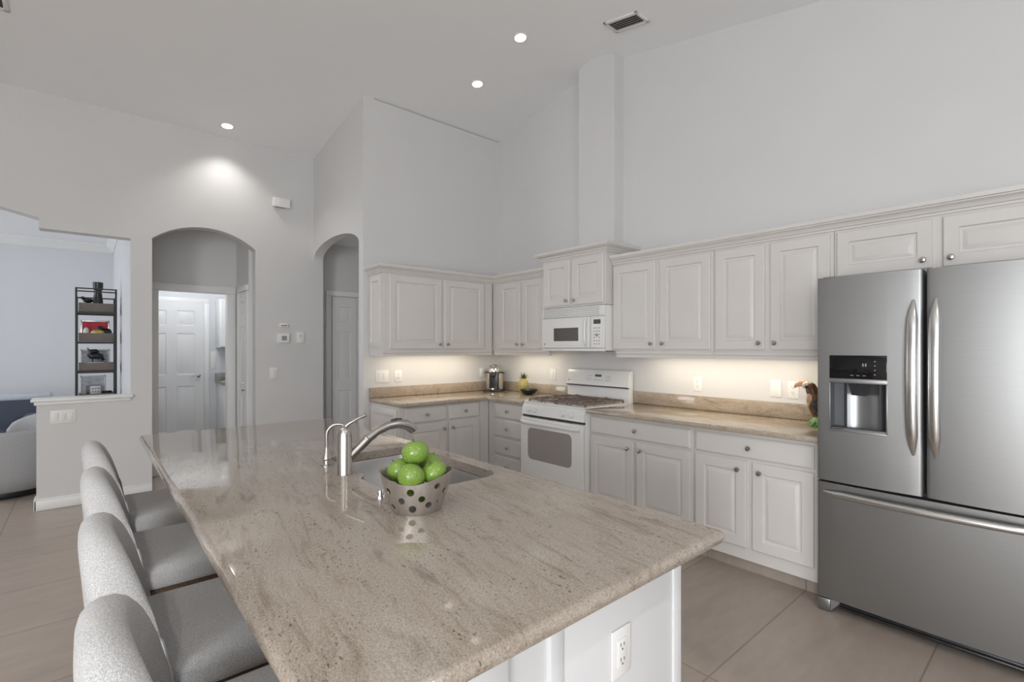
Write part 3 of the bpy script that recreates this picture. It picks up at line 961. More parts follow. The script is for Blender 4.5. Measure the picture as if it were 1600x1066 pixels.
def fruit_bowl():
    n, m = 96, 20
    rings = []
    inner = []
    def rim(a):
        return 0.104 + 0.014 * math.cos(2 * a)
    F2 = math.atan2(0.74, 0.673)   # long axis across the view
    prof = []
    for j in range(m + 1):
        t = j / m
        rings.append([])
        inner.append([])
        for i in range(n):
            a = 2 * PI * i / n
            rr = 0.072 + (0.100 + 0.012 * math.cos(2 * (a - F2)) - 0.072) * (t ** 0.85)
            zz = t * (0.108 + 0.014 * math.cos(2 * (a - F2)))
            rings[-1].append((rr * math.cos(a), rr * math.sin(a), zz))
            inner[-1].append(((rr - 0.0025) * math.cos(a), (rr - 0.0025) * math.sin(a), max(zz, 0.003)))
    b = B()
    b.rings(rings + inner[::-1])
    bm = b.done()
    me = bpy.data.meshes.new('shell')
    bm.to_mesh(me); bm.free()
    o = bpy.data.objects.new('shell', me)
    COL.objects.link(o)
    cut = B()
    va = math.atan2(CAM.y - BC.y, CAM.x - BC.x)
    # hole spots measured on the side facing the room: (angle from the view, height, radius)
    spots = [(-62, 0.072, .0085), (-12, 0.072, .0095), (38, 0.088, .0085), (58, 0.068, .008), (-32, 0.045, .0085), (10, 0.051, .0085), (-58, 0.022, .008), (-9, 0.020, .0095), (25, 0.030, .0085), (45, 0.036, .003)]
    spots += [(95 + 33 * k, (0.03, 0.075, 0.05)[k % 3], .0085) for k in range(6)]
    for ang, h, r in spots:
        a = va + R(ang)
        d = Vector((math.cos(a), math.sin(a), -0.25)).normalized()
        c = Vector((math.cos(a) * 0.085, math.sin(a) * 0.085, h))
        cut.tube([c - d * 0.03, c + d * 0.04], r * 1.15, 16)
    cbm = cut.done()
    cme = bpy.data.meshes.new('cut')
    cbm.to_mesh(cme); cbm.free()
    co = bpy.data.objects.new('cut', cme)
    COL.objects.link(co)
    md = o.modifiers.new('holes', 'BOOLEAN')
    md.operation = 'DIFFERENCE'
    md.object = co
    md.solver = 'EXACT'
    dg = bpy.context.evaluated_depsgraph_get()
    dg.update()
    new = bpy.data.meshes.new_from_object(o.evaluated_get(dg))
    bpy.data.objects.remove(o)
    bpy.data.objects.remove(co)
    bpy.data.meshes.remove(cme)
    new.name = 'fruit_bowl'
    new.materials.clear()
    new.materials.append(M_ALU)
    new.polygons.foreach_set('use_smooth', [True] * len(new.polygons))
    new.set_sharp_from_angle(angle=R(40))
    r = bpy.data.objects.new('fruit_bowl', new)
    COL.objects.link(r)
    r.location = BC
    return tag(r, 'wavy rimmed pierced metal bowl holding green apples on the island', 'bowl')


fruit_bowl()


def apple_mesh():
    def fn(d):
        t = d.z
        k = 1.0 - 0.12 * (abs(t) ** 3)
        s = 1 + 0.03 * math.cos(5 * math.atan2(d.y, d.x)) * max(0, -t)
        z = t * 0.92
        rr = math.hypot(d.x, d.y)
        z -= 0.20 * math.exp(-(rr / 0.24) ** 2) * (1 if t > 0 else -0.6)
        taper = 1.0 + 0.07 * t
        return Vector((d.x * k * s * taper, d.y * k * s * taper, z))
    return B().sphere((0, 0, 0), 1.0, 36, 26, fn)


FV = Vector((-math.cos(AL), math.sin(AL), 0)); RV = Vector((math.sin(AL), math.cos(AL), 0))
ap0 = thing('apple', 'topmost green apple on the pile in the metal bowl', 'apple', (0, 0, 0), 0, 'green apples in the bowl')
obj('skin', apple_mesh(), M_APPLE, ap0)
obj('stem', B().tube([(0, 0, 0.62), (0.02, 0.01, 0.85), (0.06, 0.03, 1.02)], [0.035, 0.03, 0.045], 8), M_STEM, ap0)
apples = [
    ((0.0, -0.004, 0.171), 0.0415, (8, -8, 0), None),
    ((-0.054, -0.004, 0.111), 0.0415, (-38, 12, 30), 'green apple at the front of the metal bowl, below the topmost one'),
    ((-0.010, 0.056, 0.114), 0.0385, (12, -28, 60), 'green apple at the right of the bowl with its stem end up'),
    ((0.012, -0.055, 0.114), 0.0395, (-15, 30, 200), 'green apple at the left of the bowl half hidden by the topmost'),
    ((0.056, 0.028, 0.126), 0.0365, (20, 10, 120), 'green apple at the back right of the bowl behind the others'),
    ((0.006, 0.0, 0.047), 0.035, (0, 60, 10), 'green apple at the bottom of the bowl seen through the holes'),
]
for k, (p, r, rot, lb) in enumerate(apples[:6]):
    loc = BC + FV * p[0] + RV * p[1] + Vector((0, 0, p[2]))
    o = ap0 if k == 0 else dup(ap0, loc, 0, lb)
    o.location = loc
    o.scale = (r, r, r)
    o.rotation_euler = tuple(R(v) for v in rot)

# ------------------------------------------------------------------ refrigerator
FX0, FX1, FXM, FY = 3.674, 4.602, 4.137, -0.70
fr = thing('refrigerator', 'stainless steel french door refrigerator with a bottom freezer drawer', 'refrigerator', (0, 0, 0))
obj('body', B().box(FX0 + 0.005, FX1 - 0.005, -0.625, -0.03, 0.05, 1.765, 0.006), M_GASKET, fr)


def door_profile(x0, x1, yb, extra=()):
    """plan outline of a slightly bowed door, CCW from back left; returns front points left to right"""
    r = 0.016
    xs = sorted(set([x0 + r + (x1 - x0 - 2 * r) * k / 10 for k in range(11)] + list(extra)))
    xc, hw = (x0 + x1) / 2, (x1 - x0) / 2
    def yy(x):
        return FY - 0.010 * (1 - ((x - xc) / hw) ** 2)
    pts = [(x0, yb)]
    y0 = yy(x0 + r)
    for k in range(4):
        a = R(180 + 90 * k / 4)
        pts.append((x0 + r + r * math.cos(a), y0 + r + r * math.sin(a)))
    fronts = [(x, yy(x)) for x in xs]
    pts += fronts
    y1 = yy(x1 - r)
    for k in range(1, 5):
        a = R(270 + 90 * k / 4)
        pts.append((x1 - r + r * math.cos(a), y1 + r + r * math.sin(a)))
    pts.append((x1, yb))
    return pts


def door_solid(x0, x1, yb, z0, z1, window=None):
    extra = window[:2] if window else ()
    pts = door_profile(x0, x1, yb, extra)
    zs = [z0] + (list(window[2:]) if window else []) + [z1]
    b = B()
    bm = b.bm
    g = [[bm.verts.new((x, y, z)) for x, y in pts] for z in zs]
    n = len(pts)
    for j in range(len(zs) - 1):
        for i in range(n):
            k = (i + 1) % n
            if window and j == 1 and pts[i][0] >= window[0] - 1e-6 and pts[k][0] <= window[1] + 1e-6 and pts[i][1] < FY + 0.001 and i < n - 1:
                continue
            bm.faces.new((g[j][i], g[j][k], g[j + 1][k], g[j + 1][i]))
    bm.faces.new(list(reversed(g[0])))
    bm.faces.new(g[-1])
    return b


DX0, DX1 = 3.742, 3.988
ld = obj('door', door_solid(FX0, FXM - 0.006, -0.63, 0.702, 1.777, (DX0, DX1, 0.985, 1.222)), M_STEEL, fr, ang=30)
rd = obj('door', door_solid(FXM + 0.006, FX1, -0.63, 0.702, 1.777), M_STEEL, fr, ang=30)
dr = obj('freezer_drawer', door_solid(FX0, FX1, -0.63, 0.075, 0.690), M_STEEL, fr, ang=30)
# dispenser alcove (dished stainless back with two bright rounded columns)
b = B()
yf = FY - 0.006
prof = [(DX0, yf), (DX0 + 0.001, FY + 0.055), (DX0 + 0.045, FY + 0.058), (DX0 + 0.055, FY + 0.040), (DX0 + 0.066, FY + 0.034), (DX0 + 0.085, FY + 0.046), (DX0 + 0.123, FY + 0.052), (DX1 - 0.050, FY + 0.046), (DX1 - 0.036, FY + 0.034), (DX1 - 0.026, FY + 0.040), (DX1 - 0.018, FY + 0.058), (DX1 - 0.001, FY + 0.055), (DX1, yf)]
def fold(pr):
    return B().rings([[(x, y, 0.985) for x, y in pr], [(x, y, 1.222) for x, y in pr]], close=False)
obj('dispenser_alcove', fold(prof[2:11]), M_ALCOVE, ld)
for pr in (prof[:3], prof[10:]):
    obj('alcove_side', fold(pr), M_ALCSIDE, ld)
b = B().box(DX0 - 0.001, DX1 + 0.001, yf - 0.001, FY + 0.06, 0.975, 0.988)
obj('drip_tray', B().box(DX0, DX1, yf - 0.002, FY + 0.06, 0.978, 0.990, 0.002), M_GASKET, ld)
obj('dispenser_surround', B().box(DX0 - 0.006, DX1 + 0.006, yf - 0.0065, yf, 1.222, 1.245, 0.002).box(DX0 - 0.006, DX0, yf - 0.0065, yf, 0.975, 1.222, 0.001).box(DX1, DX1 + 0.006, yf - 0.0065, yf, 0.975, 1.222, 0.001).box(DX0 - 0.006, DX1 + 0.006, yf - 0.0065, yf, 0.970, 0.978, 0.001).box(DX0, DX1, yf, FY + 0.06, 1.222, 1.23), M_STEEL, ld)
dp = obj('display_panel', B().box(DX0 - 0.004, DX1 + 0.004, yf - 0.007, yf + 0.002, 1.246, 1.366, 0.002), M_BLACKGL, ld)
obj('paddle', B().rings([[(3.822, FY + 0.005, 1.222), (3.912, FY + 0.005, 1.222), (3.912, FY + 0.045, 1.222), (3.822, FY + 0.045, 1.222)], [(3.836, FY + 0.005, 1.16), (3.898, FY + 0.005, 1.16), (3.898, FY + 0.03, 1.16), (3.836, FY + 0.03, 1.16)]]), M_DARK, ld)
for x in (3.835, 3.862, 3.889):
    obj('indicator_bar', B().box(x, x + 0.014, yf - 0.0078, yf - 0.0065, 1.262, 1.265), M_GREYMARK, ld)
for k in range(4):
    obj('indicator_dot', B().box(3.939, 3.945, yf - 0.0078, yf - 0.0065, 1.268 + 0.022 * k, 1.273 + 0.022 * k), M_GREYMARK, ld)
for x in (3.888, 3.900):
    obj('display_digit', B().box(x, x + 0.006, yf - 0.0078, yf - 0.0065, 1.31, 1.325), M_GREYMARK, ld)


def bow_handle(parent, x):
    pts, rad = [], []
    for k in range(17):
        t = k / 16
        z = 0.895 + t * 0.738
        s = math.sin(PI * t)
        pts.append((x, FY - 0.012 - 0.052 * (s ** 0.6), z))
        rad.append(0.006 + 0.0175 * min(1, s * 2.4) ** 0.8)
    return obj('handle', B().tube(pts, rad, 14, 0.6, up=(1, 0, 0)), M_STEELH, parent)


bow_handle(ld, 4.097)
bow_handle(rd, 4.182)
pts, rad_ = [], []
for k in range(21):
    t = k / 20
    s = math.sin(PI * t)
    pts.append((3.712 + 0.852 * t, FY - 0.014 - 0.050 * (s ** 0.55), 0.645))
    rad_.append(0.006 + 0.0125 * min(1, s * 3))
obj('handle', B().tube(pts, rad_, 12, 1.0, up=(0, 0, 1)), M_STEELH, dr)
obj('kick_grille', B().box(FX0 + 0.10, FX1 - 0.10, -0.665, -0.63, 0.022, 0.036, 0.003).box(FX0 + 0.10, FX1 - 0.10, -0.668, -0.63, 0.041, 0.054, 0.003).box(FX0 + 0.1, FX1 - 0.1, -0.64, -0.6, 0.015, 0.068), M_DARK, fr)
for xa, xb, xt in ((FX0, FX0 + 0.065, FX0 + 0.10), (FX1 - 0.065, FX1, FX1 - 0.10)):
    b = B().box(xa, xb, -0.700, -0.60, 0.004, 0.070, 0.008)
    lo, hi = min(xt, xb), max(xt, xa)
    x0_, x1_ = (xb - 0.01, xt) if xt > xb else (xt, xa + 0.01)
    b.rings([[(xb - 0.004, -0.695, 0.006), (xb - 0.004, -0.62, 0.006), (xb - 0.004, -0.62, 0.068), (xb - 0.004, -0.695, 0.068)], [(xt, -0.675, 0.05), (xt, -0.62, 0.05), (xt, -0.62, 0.068), (xt, -0.675, 0.068)]] if xt > xb else [[(xa + 0.004, -0.695, 0.006), (xa + 0.004, -0.62, 0.006), (xa + 0.004, -0.62, 0.068), (xa + 0.004, -0.695, 0.068)], [(xt, -0.675, 0.05), (xt, -0.62, 0.05), (xt, -0.62, 0.068), (xt, -0.675, 0.068)]])
    obj('foot', b, M_STEEL, fr)
for xh in (FX0 + 0.05, FX1 - 0.05):
    obj('hinge_cover', B().box(xh - 0.035, xh + 0.035, -0.66, -0.54, 1.762, 1.786, 0.006), M_GASKET, fr)

# ------------------------------------------------------------------ range
rg_ = thing('gas_range', 'white freestanding gas range with four burners and an oven window', 'stove', (0, 0, 0))
GX0, GX1 = 1.194, 1.958
obj('body', B().box(GX0, GX1, -0.645, -0.02, 0.03, 0.900, 0.004).box(GX0 + 0.03, GX1 - 0.03, -0.6, -0.05, 0.0, 0.03), M_APPL, rg_)
b = B().poly([(-0.645, 0.80), (-0.668, 0.802), (-0.655, 0.880), (-0.642, 0.900), (-0.60, 0.900), (-0.60, 0.80)], 'yz', GX0 + 0.001, GX1 - 0.001)
cp = obj('control_panel', b, M_APPL, rg_)
for kx in (1.292, 1.372, 1.725, 1.822):
    b = B().lathe([(0.026, 0), (0.026, 0.006), (0.021, 0.008), (0.020, 0.024), (0.017, 0.027)], (0, 0, 0), '-y', 22).box(-0.004, 0.004, -0.033, -0.02, -0.018, 0.018, 0.002)
    o = obj('knob', b, M_APPL, cp)
    o.location = (kx, -0.660, 0.848)
    o.rotation_euler = (R(-9), 0, 0)
obj('cooktop', B().box(GX0, GX1, -0.645, -0.09, 0.900, 0.912, 0.005, 3).box(GX0, GX0 + 0.02, -0.645, -0.09, 0.905, 0.918, 0.004).box(GX1 - 0.02, GX1, -0.645, -0.09, 0.905, 0.918, 0.004).box(GX0, GX1, -0.645, -0.62, 0.905, 0.917, 0.004), M_APPL, rg_)
obj('panel_gap', B().box(GX0 + 0.004, GX1 - 0.004, -0.652, -0.64, 0.782, 0.800), M_DARK, rg_)
od = obj('oven_door', B().box(GX0 + 0.004, GX1 - 0.004, -0.685, -0.645, 0.205, 0.780, 0.008, 3), M_APPL, rg_)
b = B().poly(rrect(1.302, 1.838, 0.415, 0.692, 0.045, 8), 'xz', -0.6875, -0.68)
obj('oven_window', b, M_OVENGL, od)
b = B()
for k in range(5):
    b.box(GX0 + 0.11 + k * 0.11, GX0 + 0.19 + k * 0.11, -0.672, -0.655, 0.7785, 0.7812)
obj('door_vents', b, M_SLOT, od)
b = B()
hp = []
for k in range(13):
    t = k / 12
    hp.append((GX0 + 0.025 + t * (GX1 - GX0 - 0.05), -0.690 - 0.030 * min(1, math.sin(PI * t) * 5), 0.742))
b.tube(hp, 0.018, 12, 0.75, up=(0, 0, 1))
obj('handle', b, M_APPL, od)
obj('storage_drawer', B().box(GX0 + 0.004, GX1 - 0.004, -0.675, -0.645, 0.045, 0.195, 0.006), M_APPL, rg_)
# burners and grates
for bx_, by_, br_ in ((1.36, -0.49, 0.05), (1.36, -0.23, 0.042), (1.79, -0.49, 0.046), (1.79, -0.23, 0.05)):
    obj('burner', B().lathe([(br_ + 0.012, 0.912), (br_ + 0.010, 0.920), (br_ - 0.006, 0.924), (br_ - 0.008, 0.934), (br_ - 0.014, 0.938)], (bx_, by_, 0), 'z', 24), M_BURNER, rg_)
for gx0, gx1 in ((1.235, 1.565), (1.590, 1.920)):
    b = B()
    y0, y1, zt_ = -0.605, -0.115, 0.949
    for q in ((gx0, gx1, y0, y0), (gx0, gx1, y1, y1), (gx0, gx0, y0, y1), (gx1, gx1, y0, y1), (gx0, gx1, (y0 + y1) / 2, (y0 + y1) / 2)):
        b.tube([(q[0], q[2], zt_ - 0.012), (q[1], q[3], zt_ - 0.012)] if q[0] != q[1] or q[2] != q[3] else [], 0.008, 8)
    for cy_ in (-0.49, -0.23):
        cx_ = (gx0 + gx1) / 2 - (0.035 if gx0 < 1.4 else -0.035) * 0
        for k in range(6):
            a = R(30 + 60 * k)
            r0, r1 = 0.030, 0.118
            b.tube([(cx_ + r0 * math.cos(a), cy_ + r0 * math.sin(a), zt_), (cx_ + r1 * 0.75 * math.cos(a), cy_ + r1 * 0.75 * math.sin(a), zt_ + 0.002), (cx_ + r1 * math.cos(a), cy_ + r1 * math.sin(a), zt_ - 0.012), (cx_ + r1 * 1.02 * math.cos(a), cy_ + r1 * 1.02 * math.sin(a), 0.914)], 0.0068, 6)
        rp = [(cx_ + 0.118 * math.cos(2 * PI * k / 24), cy_ + 0.118 * math.sin(2 * PI * k / 24), zt_ - 0.010) for k in range(25)]
        b.tube(rp, 0.0068, 6)
    for cxx in (gx0, gx1):
        for cyy in (y0, y1):
            b.tube([(cxx, cyy, zt_ - 0.01), (cxx, cyy, 0.913)], 0.008, 6)
    obj('grate', b, M_CASTIRON, rg_)
# backguard
b = B()
bp_ = [(-0.022, 0.905), (-0.070, 0.905), (-0.066, 1.040), (-0.092, 1.052), (-0.090, 1.075), (-0.066, 1.165), (-0.052, 1.192), (-0.022, 1.198)]
rings = []
for x, s in ((GX0, 0.9), (GX0 + 0.004, 0.97), (GX0 + 0.02, 1.0), (GX1 - 0.02, 1.0), (GX1 - 0.004, 0.97), (GX1, 0.9)):
    rings.append([(x, -0.022 + (y + 0.022) * s, 0.905 + (z - 0.905) * (s if s == 1 else 0.955 + 0.045 * (s - 0.9) / 0.1)) for y, z in bp_])
bgd = obj('backguard', b.rings(rings), M_APPL, rg_, ang=30)
obj('groove', B().box(GX0 + 0.01, GX1 - 0.01, -0.088, -0.066, 1.036, 1.0415), M_SLOT, bgd)
def on_guard(u, v):
    """point on the sloping control face: u along x, v 0..1 up the face"""
    return (u, -0.0905 + 0.024 * v - 0.0008, 1.078 + 0.085 * v)
b = B()
for r_ in range(3):
    for c_ in range(3):
        for x0_ in (1.47, 1.70):
            p = on_guard(x0_ + 0.022 * c_, 0.25 + 0.22 * r_)
            b.box(p[0] - 0.005, p[0] + 0.005, p[1] - 0.0005, p[1] + 0.002, p[2] - 0.003, p[2] + 0.003)
for c_ in range(4):
    p = on_guard(1.558 + 0.03 * c_, 0.28)
    b.box(p[0] - 0.007, p[0] + 0.007, p[1] - 0.0005, p[1] + 0.002, p[2] - 0.003, p[2] + 0.003)
obj('keypad_marks', b, M_GREYMARK, bgd)
p = on_guard(1.60, 0.72)
obj('clock_display', B().box(p[0] - 0.038, p[0] + 0.038, p[1] - 0.001, p[1] + 0.004, p[2] - 0.013, p[2] + 0.013), M_DARK, bgd)
p = on_guard(1.235, 0.12)
obj('badge', B().lathe([(0.008, 0), (0.007, 0.002)], (p[0], p[1] - 0.001, p[2]), '-y', 16), M_GREYMARK, bgd)

# ------------------------------------------------------------------ microwave
mw = thing('microwave', 'white over-the-range microwave under the raised cabinet', 'microwave', (0, 0, 0))
MX0, MX1 = 1.200, 1.962
obj('body', B().box(MX0, MX1, -0.395, -0.003, 1.378, 1.765, 0.004), M_APPL, mw)
md_ = obj('door', B().box(MX0 + 0.002, 1.800, -0.425, -0.395, 1.398, 1.672, 0.008, 3), M_APPL, mw)
obj('window', B().poly(rrect(1.366, 1.672, 1.462, 1.580, 0.006, 3), 'xz', -0.4262, -0.42), M_MWGL, md_)
hp = [(1.776, -0.430 - 0.032 * min(1, math.sin(PI * k / 14) * 1.6) ** 0.8, 1.412 + 0.25 * k / 14) for k in range(15)]
obj('handle', B().tube(hp, [0.008 + 0.005 * min(1, math.sin(PI * k / 14) * 2) for k in range(15)], 12, 0.7, up=(1, 0, 0)), M_APPL, md_)
kp = obj('control_panel', B().box(1.806, MX1 - 0.002, -0.422, -0.395, 1.398, 1.672, 0.006, 3), M_APPL, mw)
obj('keypad', B().poly(rrect(1.828, 1.932, 1.412, 1.648, 0.008, 3), 'xz', -0.4235, -0.42), M_PLATE, kp)
obj('display', B().box(1.846, 1.924, -0.4245, -0.42, 1.605, 1.643), M_DARK, kp)
b = B()
for r_ in range(6):
    for c_ in range(3):
        if (r_, c_) in ((2, 1), (3, 1)):
            continue
        b.box(1.846 + 0.028 * c_, 1.860 + 0.028 * c_, -0.4243, -0.42, 1.430 + 0.027 * r_, 1.440 + 0.027 * r_)
b.lathe([(0.015, 0), (0.014, 0.0015)], (1.881, -0.4235, 1.510), '-y', 18)
obj('button_marks', b, M_GREYMARK, kp)
vg = obj('vent_grille', B().box(MX0 + 0.002, MX1 - 0.002, -0.418, -0.395, 1.676, 1.763, 0.004), M_APPL, mw)
b = B()
for k in range(5):
    b.box(MX0 + 0.025, 1.905, -0.4187, -0.41, 1.688 + 0.0145 * k, 1.6925 + 0.0145 * k)
obj('louvres', b, M_GREYMARK, vg)
obj('bottom_trim', B().box(MX0 + 0.002, MX1 - 0.002, -0.423, -0.395, 1.372, 1.396, 0.004), M_APPL, mw)
obj('underside_filter', B().box(MX0 + 0.02, MX1 - 0.02, -0.38, -0.03, 1.370, 1.3785), M_SLOT, mw)
obj('badge', B().lathe([(0.009, 0), (0.008, 0.002)], (1.245, -0.4245, 1.435), '-y', 16), M_GREYMARK, md_)

# ------------------------------------------------------------------ switches and outlets
def wall_plate(loc, rz, w_, h_, kind, label, gang=1, cat='outlet'):
    nm = {'outlet': 'power_outlet', 'switch': 'light_switch', 'blank': 'blank_wall_plate'}[kind]
    t = thing(nm, label, cat, loc, rz, 'wall plates')
    obj('plate', B().box(-w_ / 2, w_ / 2, -0.006, -0.0005, -h_ / 2, h_ / 2, 0.002, 2), M_PLATE, t)
    if kind == 'outlet':
        obj('receptacle', B().box(-0.017, 0.017, -0.0085, -0.006, -0.034, 0.034, 0.0015), M_PLATE, t)
        b = B()
        for z in (-0.018, 0.018):
            b.box(-0.0075, -0.005, -0.0090, -0.007, z - 0.002, z + 0.007)
            b.box(0.005, 0.0075, -0.0090, -0.007, z - 0.002, z + 0.006)
            b.lathe([(0.0028, 0), (0.0026, 0.0006)], (0, -0.0084, z - 0.009), '-y', 10)
        obj('slots', b, M_SLOT, t)
    elif kind == 'switch':
        for g in range(gang):
            x = (g - (gang - 1) / 2) * 0.046
            o = obj('rocker', B().box(-0.0165, 0.0165, -0.004, 0.002, -0.033, 0.033, 0.0015), M_PLATE, t)
            o.location = (x, -0.0065, 0)
            o.rotation_euler = (R(4), 0, 0)
    return t


wall_plate((2.576, 0, 1.115), 0, 0.072, 0.118, 'outlet', 'white outlet above the straight counter, left of the blank plate')
wall_plate((3.180, 0, 1.115), 0, 0.075, 0.120, 'blank', 'blank white wall plate between the two outlets right of the stove', cat='wall plate')
wall_plate((3.296, 0, 1.113), 0, 0.072, 0.120, 'outlet', 'white outlet behind the parrot figurine')
wall_plate((0.923, 0, 1.120), 0, 0.085, 0.118, 'switch', 'single white switch between the pineapple and the stove', cat='light switch')
wall_plate((0, -1.455, 1.120), RX, 0.133, 0.122, 'switch', 'double white switch at the left end of the left counter', 2, 'light switch')
wall_plate((0, -1.285, 1.117), RX, 0.080, 0.118, 'outlet', 'white outlet beside the double switch on the left wall')
wall_plate((0, -0.243, 1.115), RX, 0.072, 0.100, 'switch', 'single white switch in the corner behind the coffee machine', 1, 'light switch')
wall_plate((XF, -2.071, 1.120), RX, 0.080, 0.125, 'switch', 'single white switch under the thermostat on the far wall', 1, 'light switch')
wall_plate((XF, -3.763, 0.796), RX, 0.165, 0.118, 'switch', 'triple white switch on the half wall', 3, 'light switch')
wall_plate((3.866, -2.645, 0.660), RX, 0.072, 0.118, 'outlet', 'white outlet on the end panel of the island')
# laundry plates
wall_plate((XL, -2.235, 1.215), RX, 0.070, 0.26, 'blank', 'tall white plate beside the laundry counter', cat='wall plate')

# thermostat, keypad and sensors on the far wall
t = thing('thermostat', 'white thermostat with a dark screen on the far wall', 'thermostat', (XF, -1.972, 1.505), RX)
obj('case', B().box(-0.063, 0.063, -0.024, -0.0005, -0.052, 0.052, 0.005, 3), M_PLATE, t)
obj('screen', B().box(-0.022, 0.030, -0.0255, -0.023, -0.022, 0.028), M_GREYMARK, t)
obj('buttons', B().box(-0.022, 0.030, -0.026, -0.023, -0.042, -0.032, 0.001), M_PLATE, t)
t = thing('alarm_sensor', 'small oval white sensor with a dark slot above the thermostat', 'sensor', (XF, -1.968, 1.652), RX)
obj('case', B().box(-0.045, 0.045, -0.022, -0.0005, -0.022, 0.022, 0.009, 3), M_PLATE, t)
obj('slot', B().tube([(-0.03, -0.0215, 0.002), (0, -0.0225, -0.005), (0.03, -0.0215, 0.002)], 0.004, 8), M_DARK, t)
t = thing('control_keypad', 'small white wall control right of the thermostat', 'wall control', (XF, -1.792, 1.517), RX)
obj('case', B().box(-0.040, 0.040, -0.018, -0.0005, -0.063, 0.063, 0.004, 2), M_PLATE, t)
obj('lens', B().lathe([(0.012, 0), (0.010, 0.004), (0.004, 0.006)], (0.0, -0.018, 0.02), '-y', 16), M_LOUV, t)
t = thing('door_chime', 'white chime box high on the far wall near the corner', 'door chime', (XF, -1.998, 3.012), RX)
obj('case', B().box(-0.088, 0.088, -0.05, -0.0005, -0.045, 0.055, 0.006, 3), M_PLATE, t)
obj('grille', B().box(-0.060, 0.035, -0.040, -0.012, -0.049, -0.044, 0.001), M_GREYMARK, t)

# ------------------------------------------------------------------ ceiling lights and vents
def can_light(x, y, label, beam=0):
    z = ceil_z(x)
    sl = math.atan(SL) if x < XR else -math.atan(SR)
    t = thing('recessed_light', label, 'ceiling light', (x, y, z), 0, 'recessed ceiling lights')
    t.rotation_euler = (0, -sl, 0)
    obj('trim_ring', B().lathe([(0.048, 0.003), (0.050, -0.004), (0.060, -0.005), (0.066, -0.001), (0.066, 0.003)], n=32), M_PLATE, t)
    obj('diffuser', B().lathe([(0.050, 0.0), (0.049, -0.003)], n=32), M_BULB, t)
    if beam:
        d = bpy.data.lights.new('recessed_light_beam', 'SPOT')
        d.energy = beam
        d.spot_size = R(115)
        d.spot_blend = 0.7
        d.shadow_soft_size = 0.05
        d.color = (1.0, 0.96, 0.90)
        o = bpy.data.objects.new('recessed_light_beam', d)
        COL.objects.link(o)
        o.parent = t
        o.location = (0, 0, -0.02)
    return t


can_light(1.40, -0.86, 'recessed light nearest the ridge of the vaulted ceiling')
can_light(0.713, -0.818, 'recessed light above the corner cabinets')
can_light(-1.17, -2.558, 'recessed light close to the far wall above the hall arch', 14)


for x_, y_, l_ in ((2.6, -4.75, 'added unseen recessed light over the seating side of the island'), (0.6, -6.0, 'added unseen recessed light over the passage to the living room'), (5.0, -4.75, 'added unseen recessed light behind the camera'), (5.6, -2.3, 'added unseen recessed light right of the refrigerator aisle'), (1.4, -6.6, 'added unseen recessed light deep in the family room, far from the island'), (4.2, -6.6, 'added unseen recessed light in the family room near the patio door')):
    can_light(x_, y_, l_, 24)  # out-of-view downlights added as fill for floor, seats and low walls


def ceiling_vent(x, y, wx, wy, label, n):
    z = ceil_z(x)
    sl = math.atan(SL) if x < XR else -math.atan(SR)
    t = thing('ceiling_vent', label, 'air vent', (x, y, z), 0, 'ceiling air vents')
    t.rotation_euler = (0, -sl, 0)
    b = B()
    f = 0.025
    for q in ((-wx, wx, -wy, -wy + f), (-wx, wx, wy - f, wy), (-wx, -wx + f, -wy, wy), (wx - f, wx, -wy, wy)):
        b.box(*q, -0.010, 0.002, 0.002)
    obj('frame', b, M_PLATE, t)
    obj('duct', B().box(-wx + f, wx - f, -wy + f, wy - f, -0.001, 0.002), M_DARK, t)
    b = B()
    for k in range(n):
        yy = -wy + f + (2 * wy - 2 * f) * (k + 0.5) / n
        mt = Matrix.Translation((0, yy, -0.004)) @ Matrix.Rotation(R(38), 4, 'X')
        b.box(-wx + f, wx - f, -0.009, 0.009, -0.001, 0.001, mtx=mt)
    obj('blades', b, M_LOUV, t)
    return t


ceiling_vent(2.237, -0.484, 0.165, 0.085, 'rectangular air vent on the slope above the stove wall', 5)
ceiling_vent(-0.215, -4.175, 0.22, 0.16, 'air vent at the upper left edge of the ceiling', 6)

# ------------------------------------------------------------------ under cabinet lights
def strip_light(loc, length, rz, power, label):
    t = thing('under_cabinet_light', label, 'under cabinet light', loc, rz, 'under cabinet lights')
    obj('housing', B().box(-length / 2, length / 2, -0.03, 0.03, 0.004, 0.022, 0.003), M_PLATE, t)
    obj('lens', B().box(-length / 2 + 0.01, length / 2 - 0.01, -0.022, 0.022, 0.0, 0.0045), M_BULBW, t)
    d = bpy.data.lights.new('under_cabinet_glow', 'AREA')
    d.shape = 'RECTANGLE'
    d.size, d.size_y = length - 0.02, 0.04
    d.energy = power
    d.color = (1.0, 0.90, 0.74)
    o = bpy.data.objects.new('under_cabinet_glow', d)
    COL.objects.link(o)
    o.parent = t
    o.location = (0, 0, -0.004)
    return t


M_BULBW = mat('warm_lens', (1, 0.95, 0.85), 0.5, emit=((1.0, 0.86, 0.64), 4), noise=(10, 0.0))
strip_light((0.20, -0.95, 1.35), 1.0, RX, 0.95, 'slim warm light strip under the left wall cabinet')
strip_light((0.72, -0.20, 1.35), 0.62, 0, 0.45, 'slim warm light strip under the corner cabinet')
strip_light((2.85, -0.20, 1.35), 1.3, 0, 1.15, 'slim warm light strip under the cabinets right of the microwave')

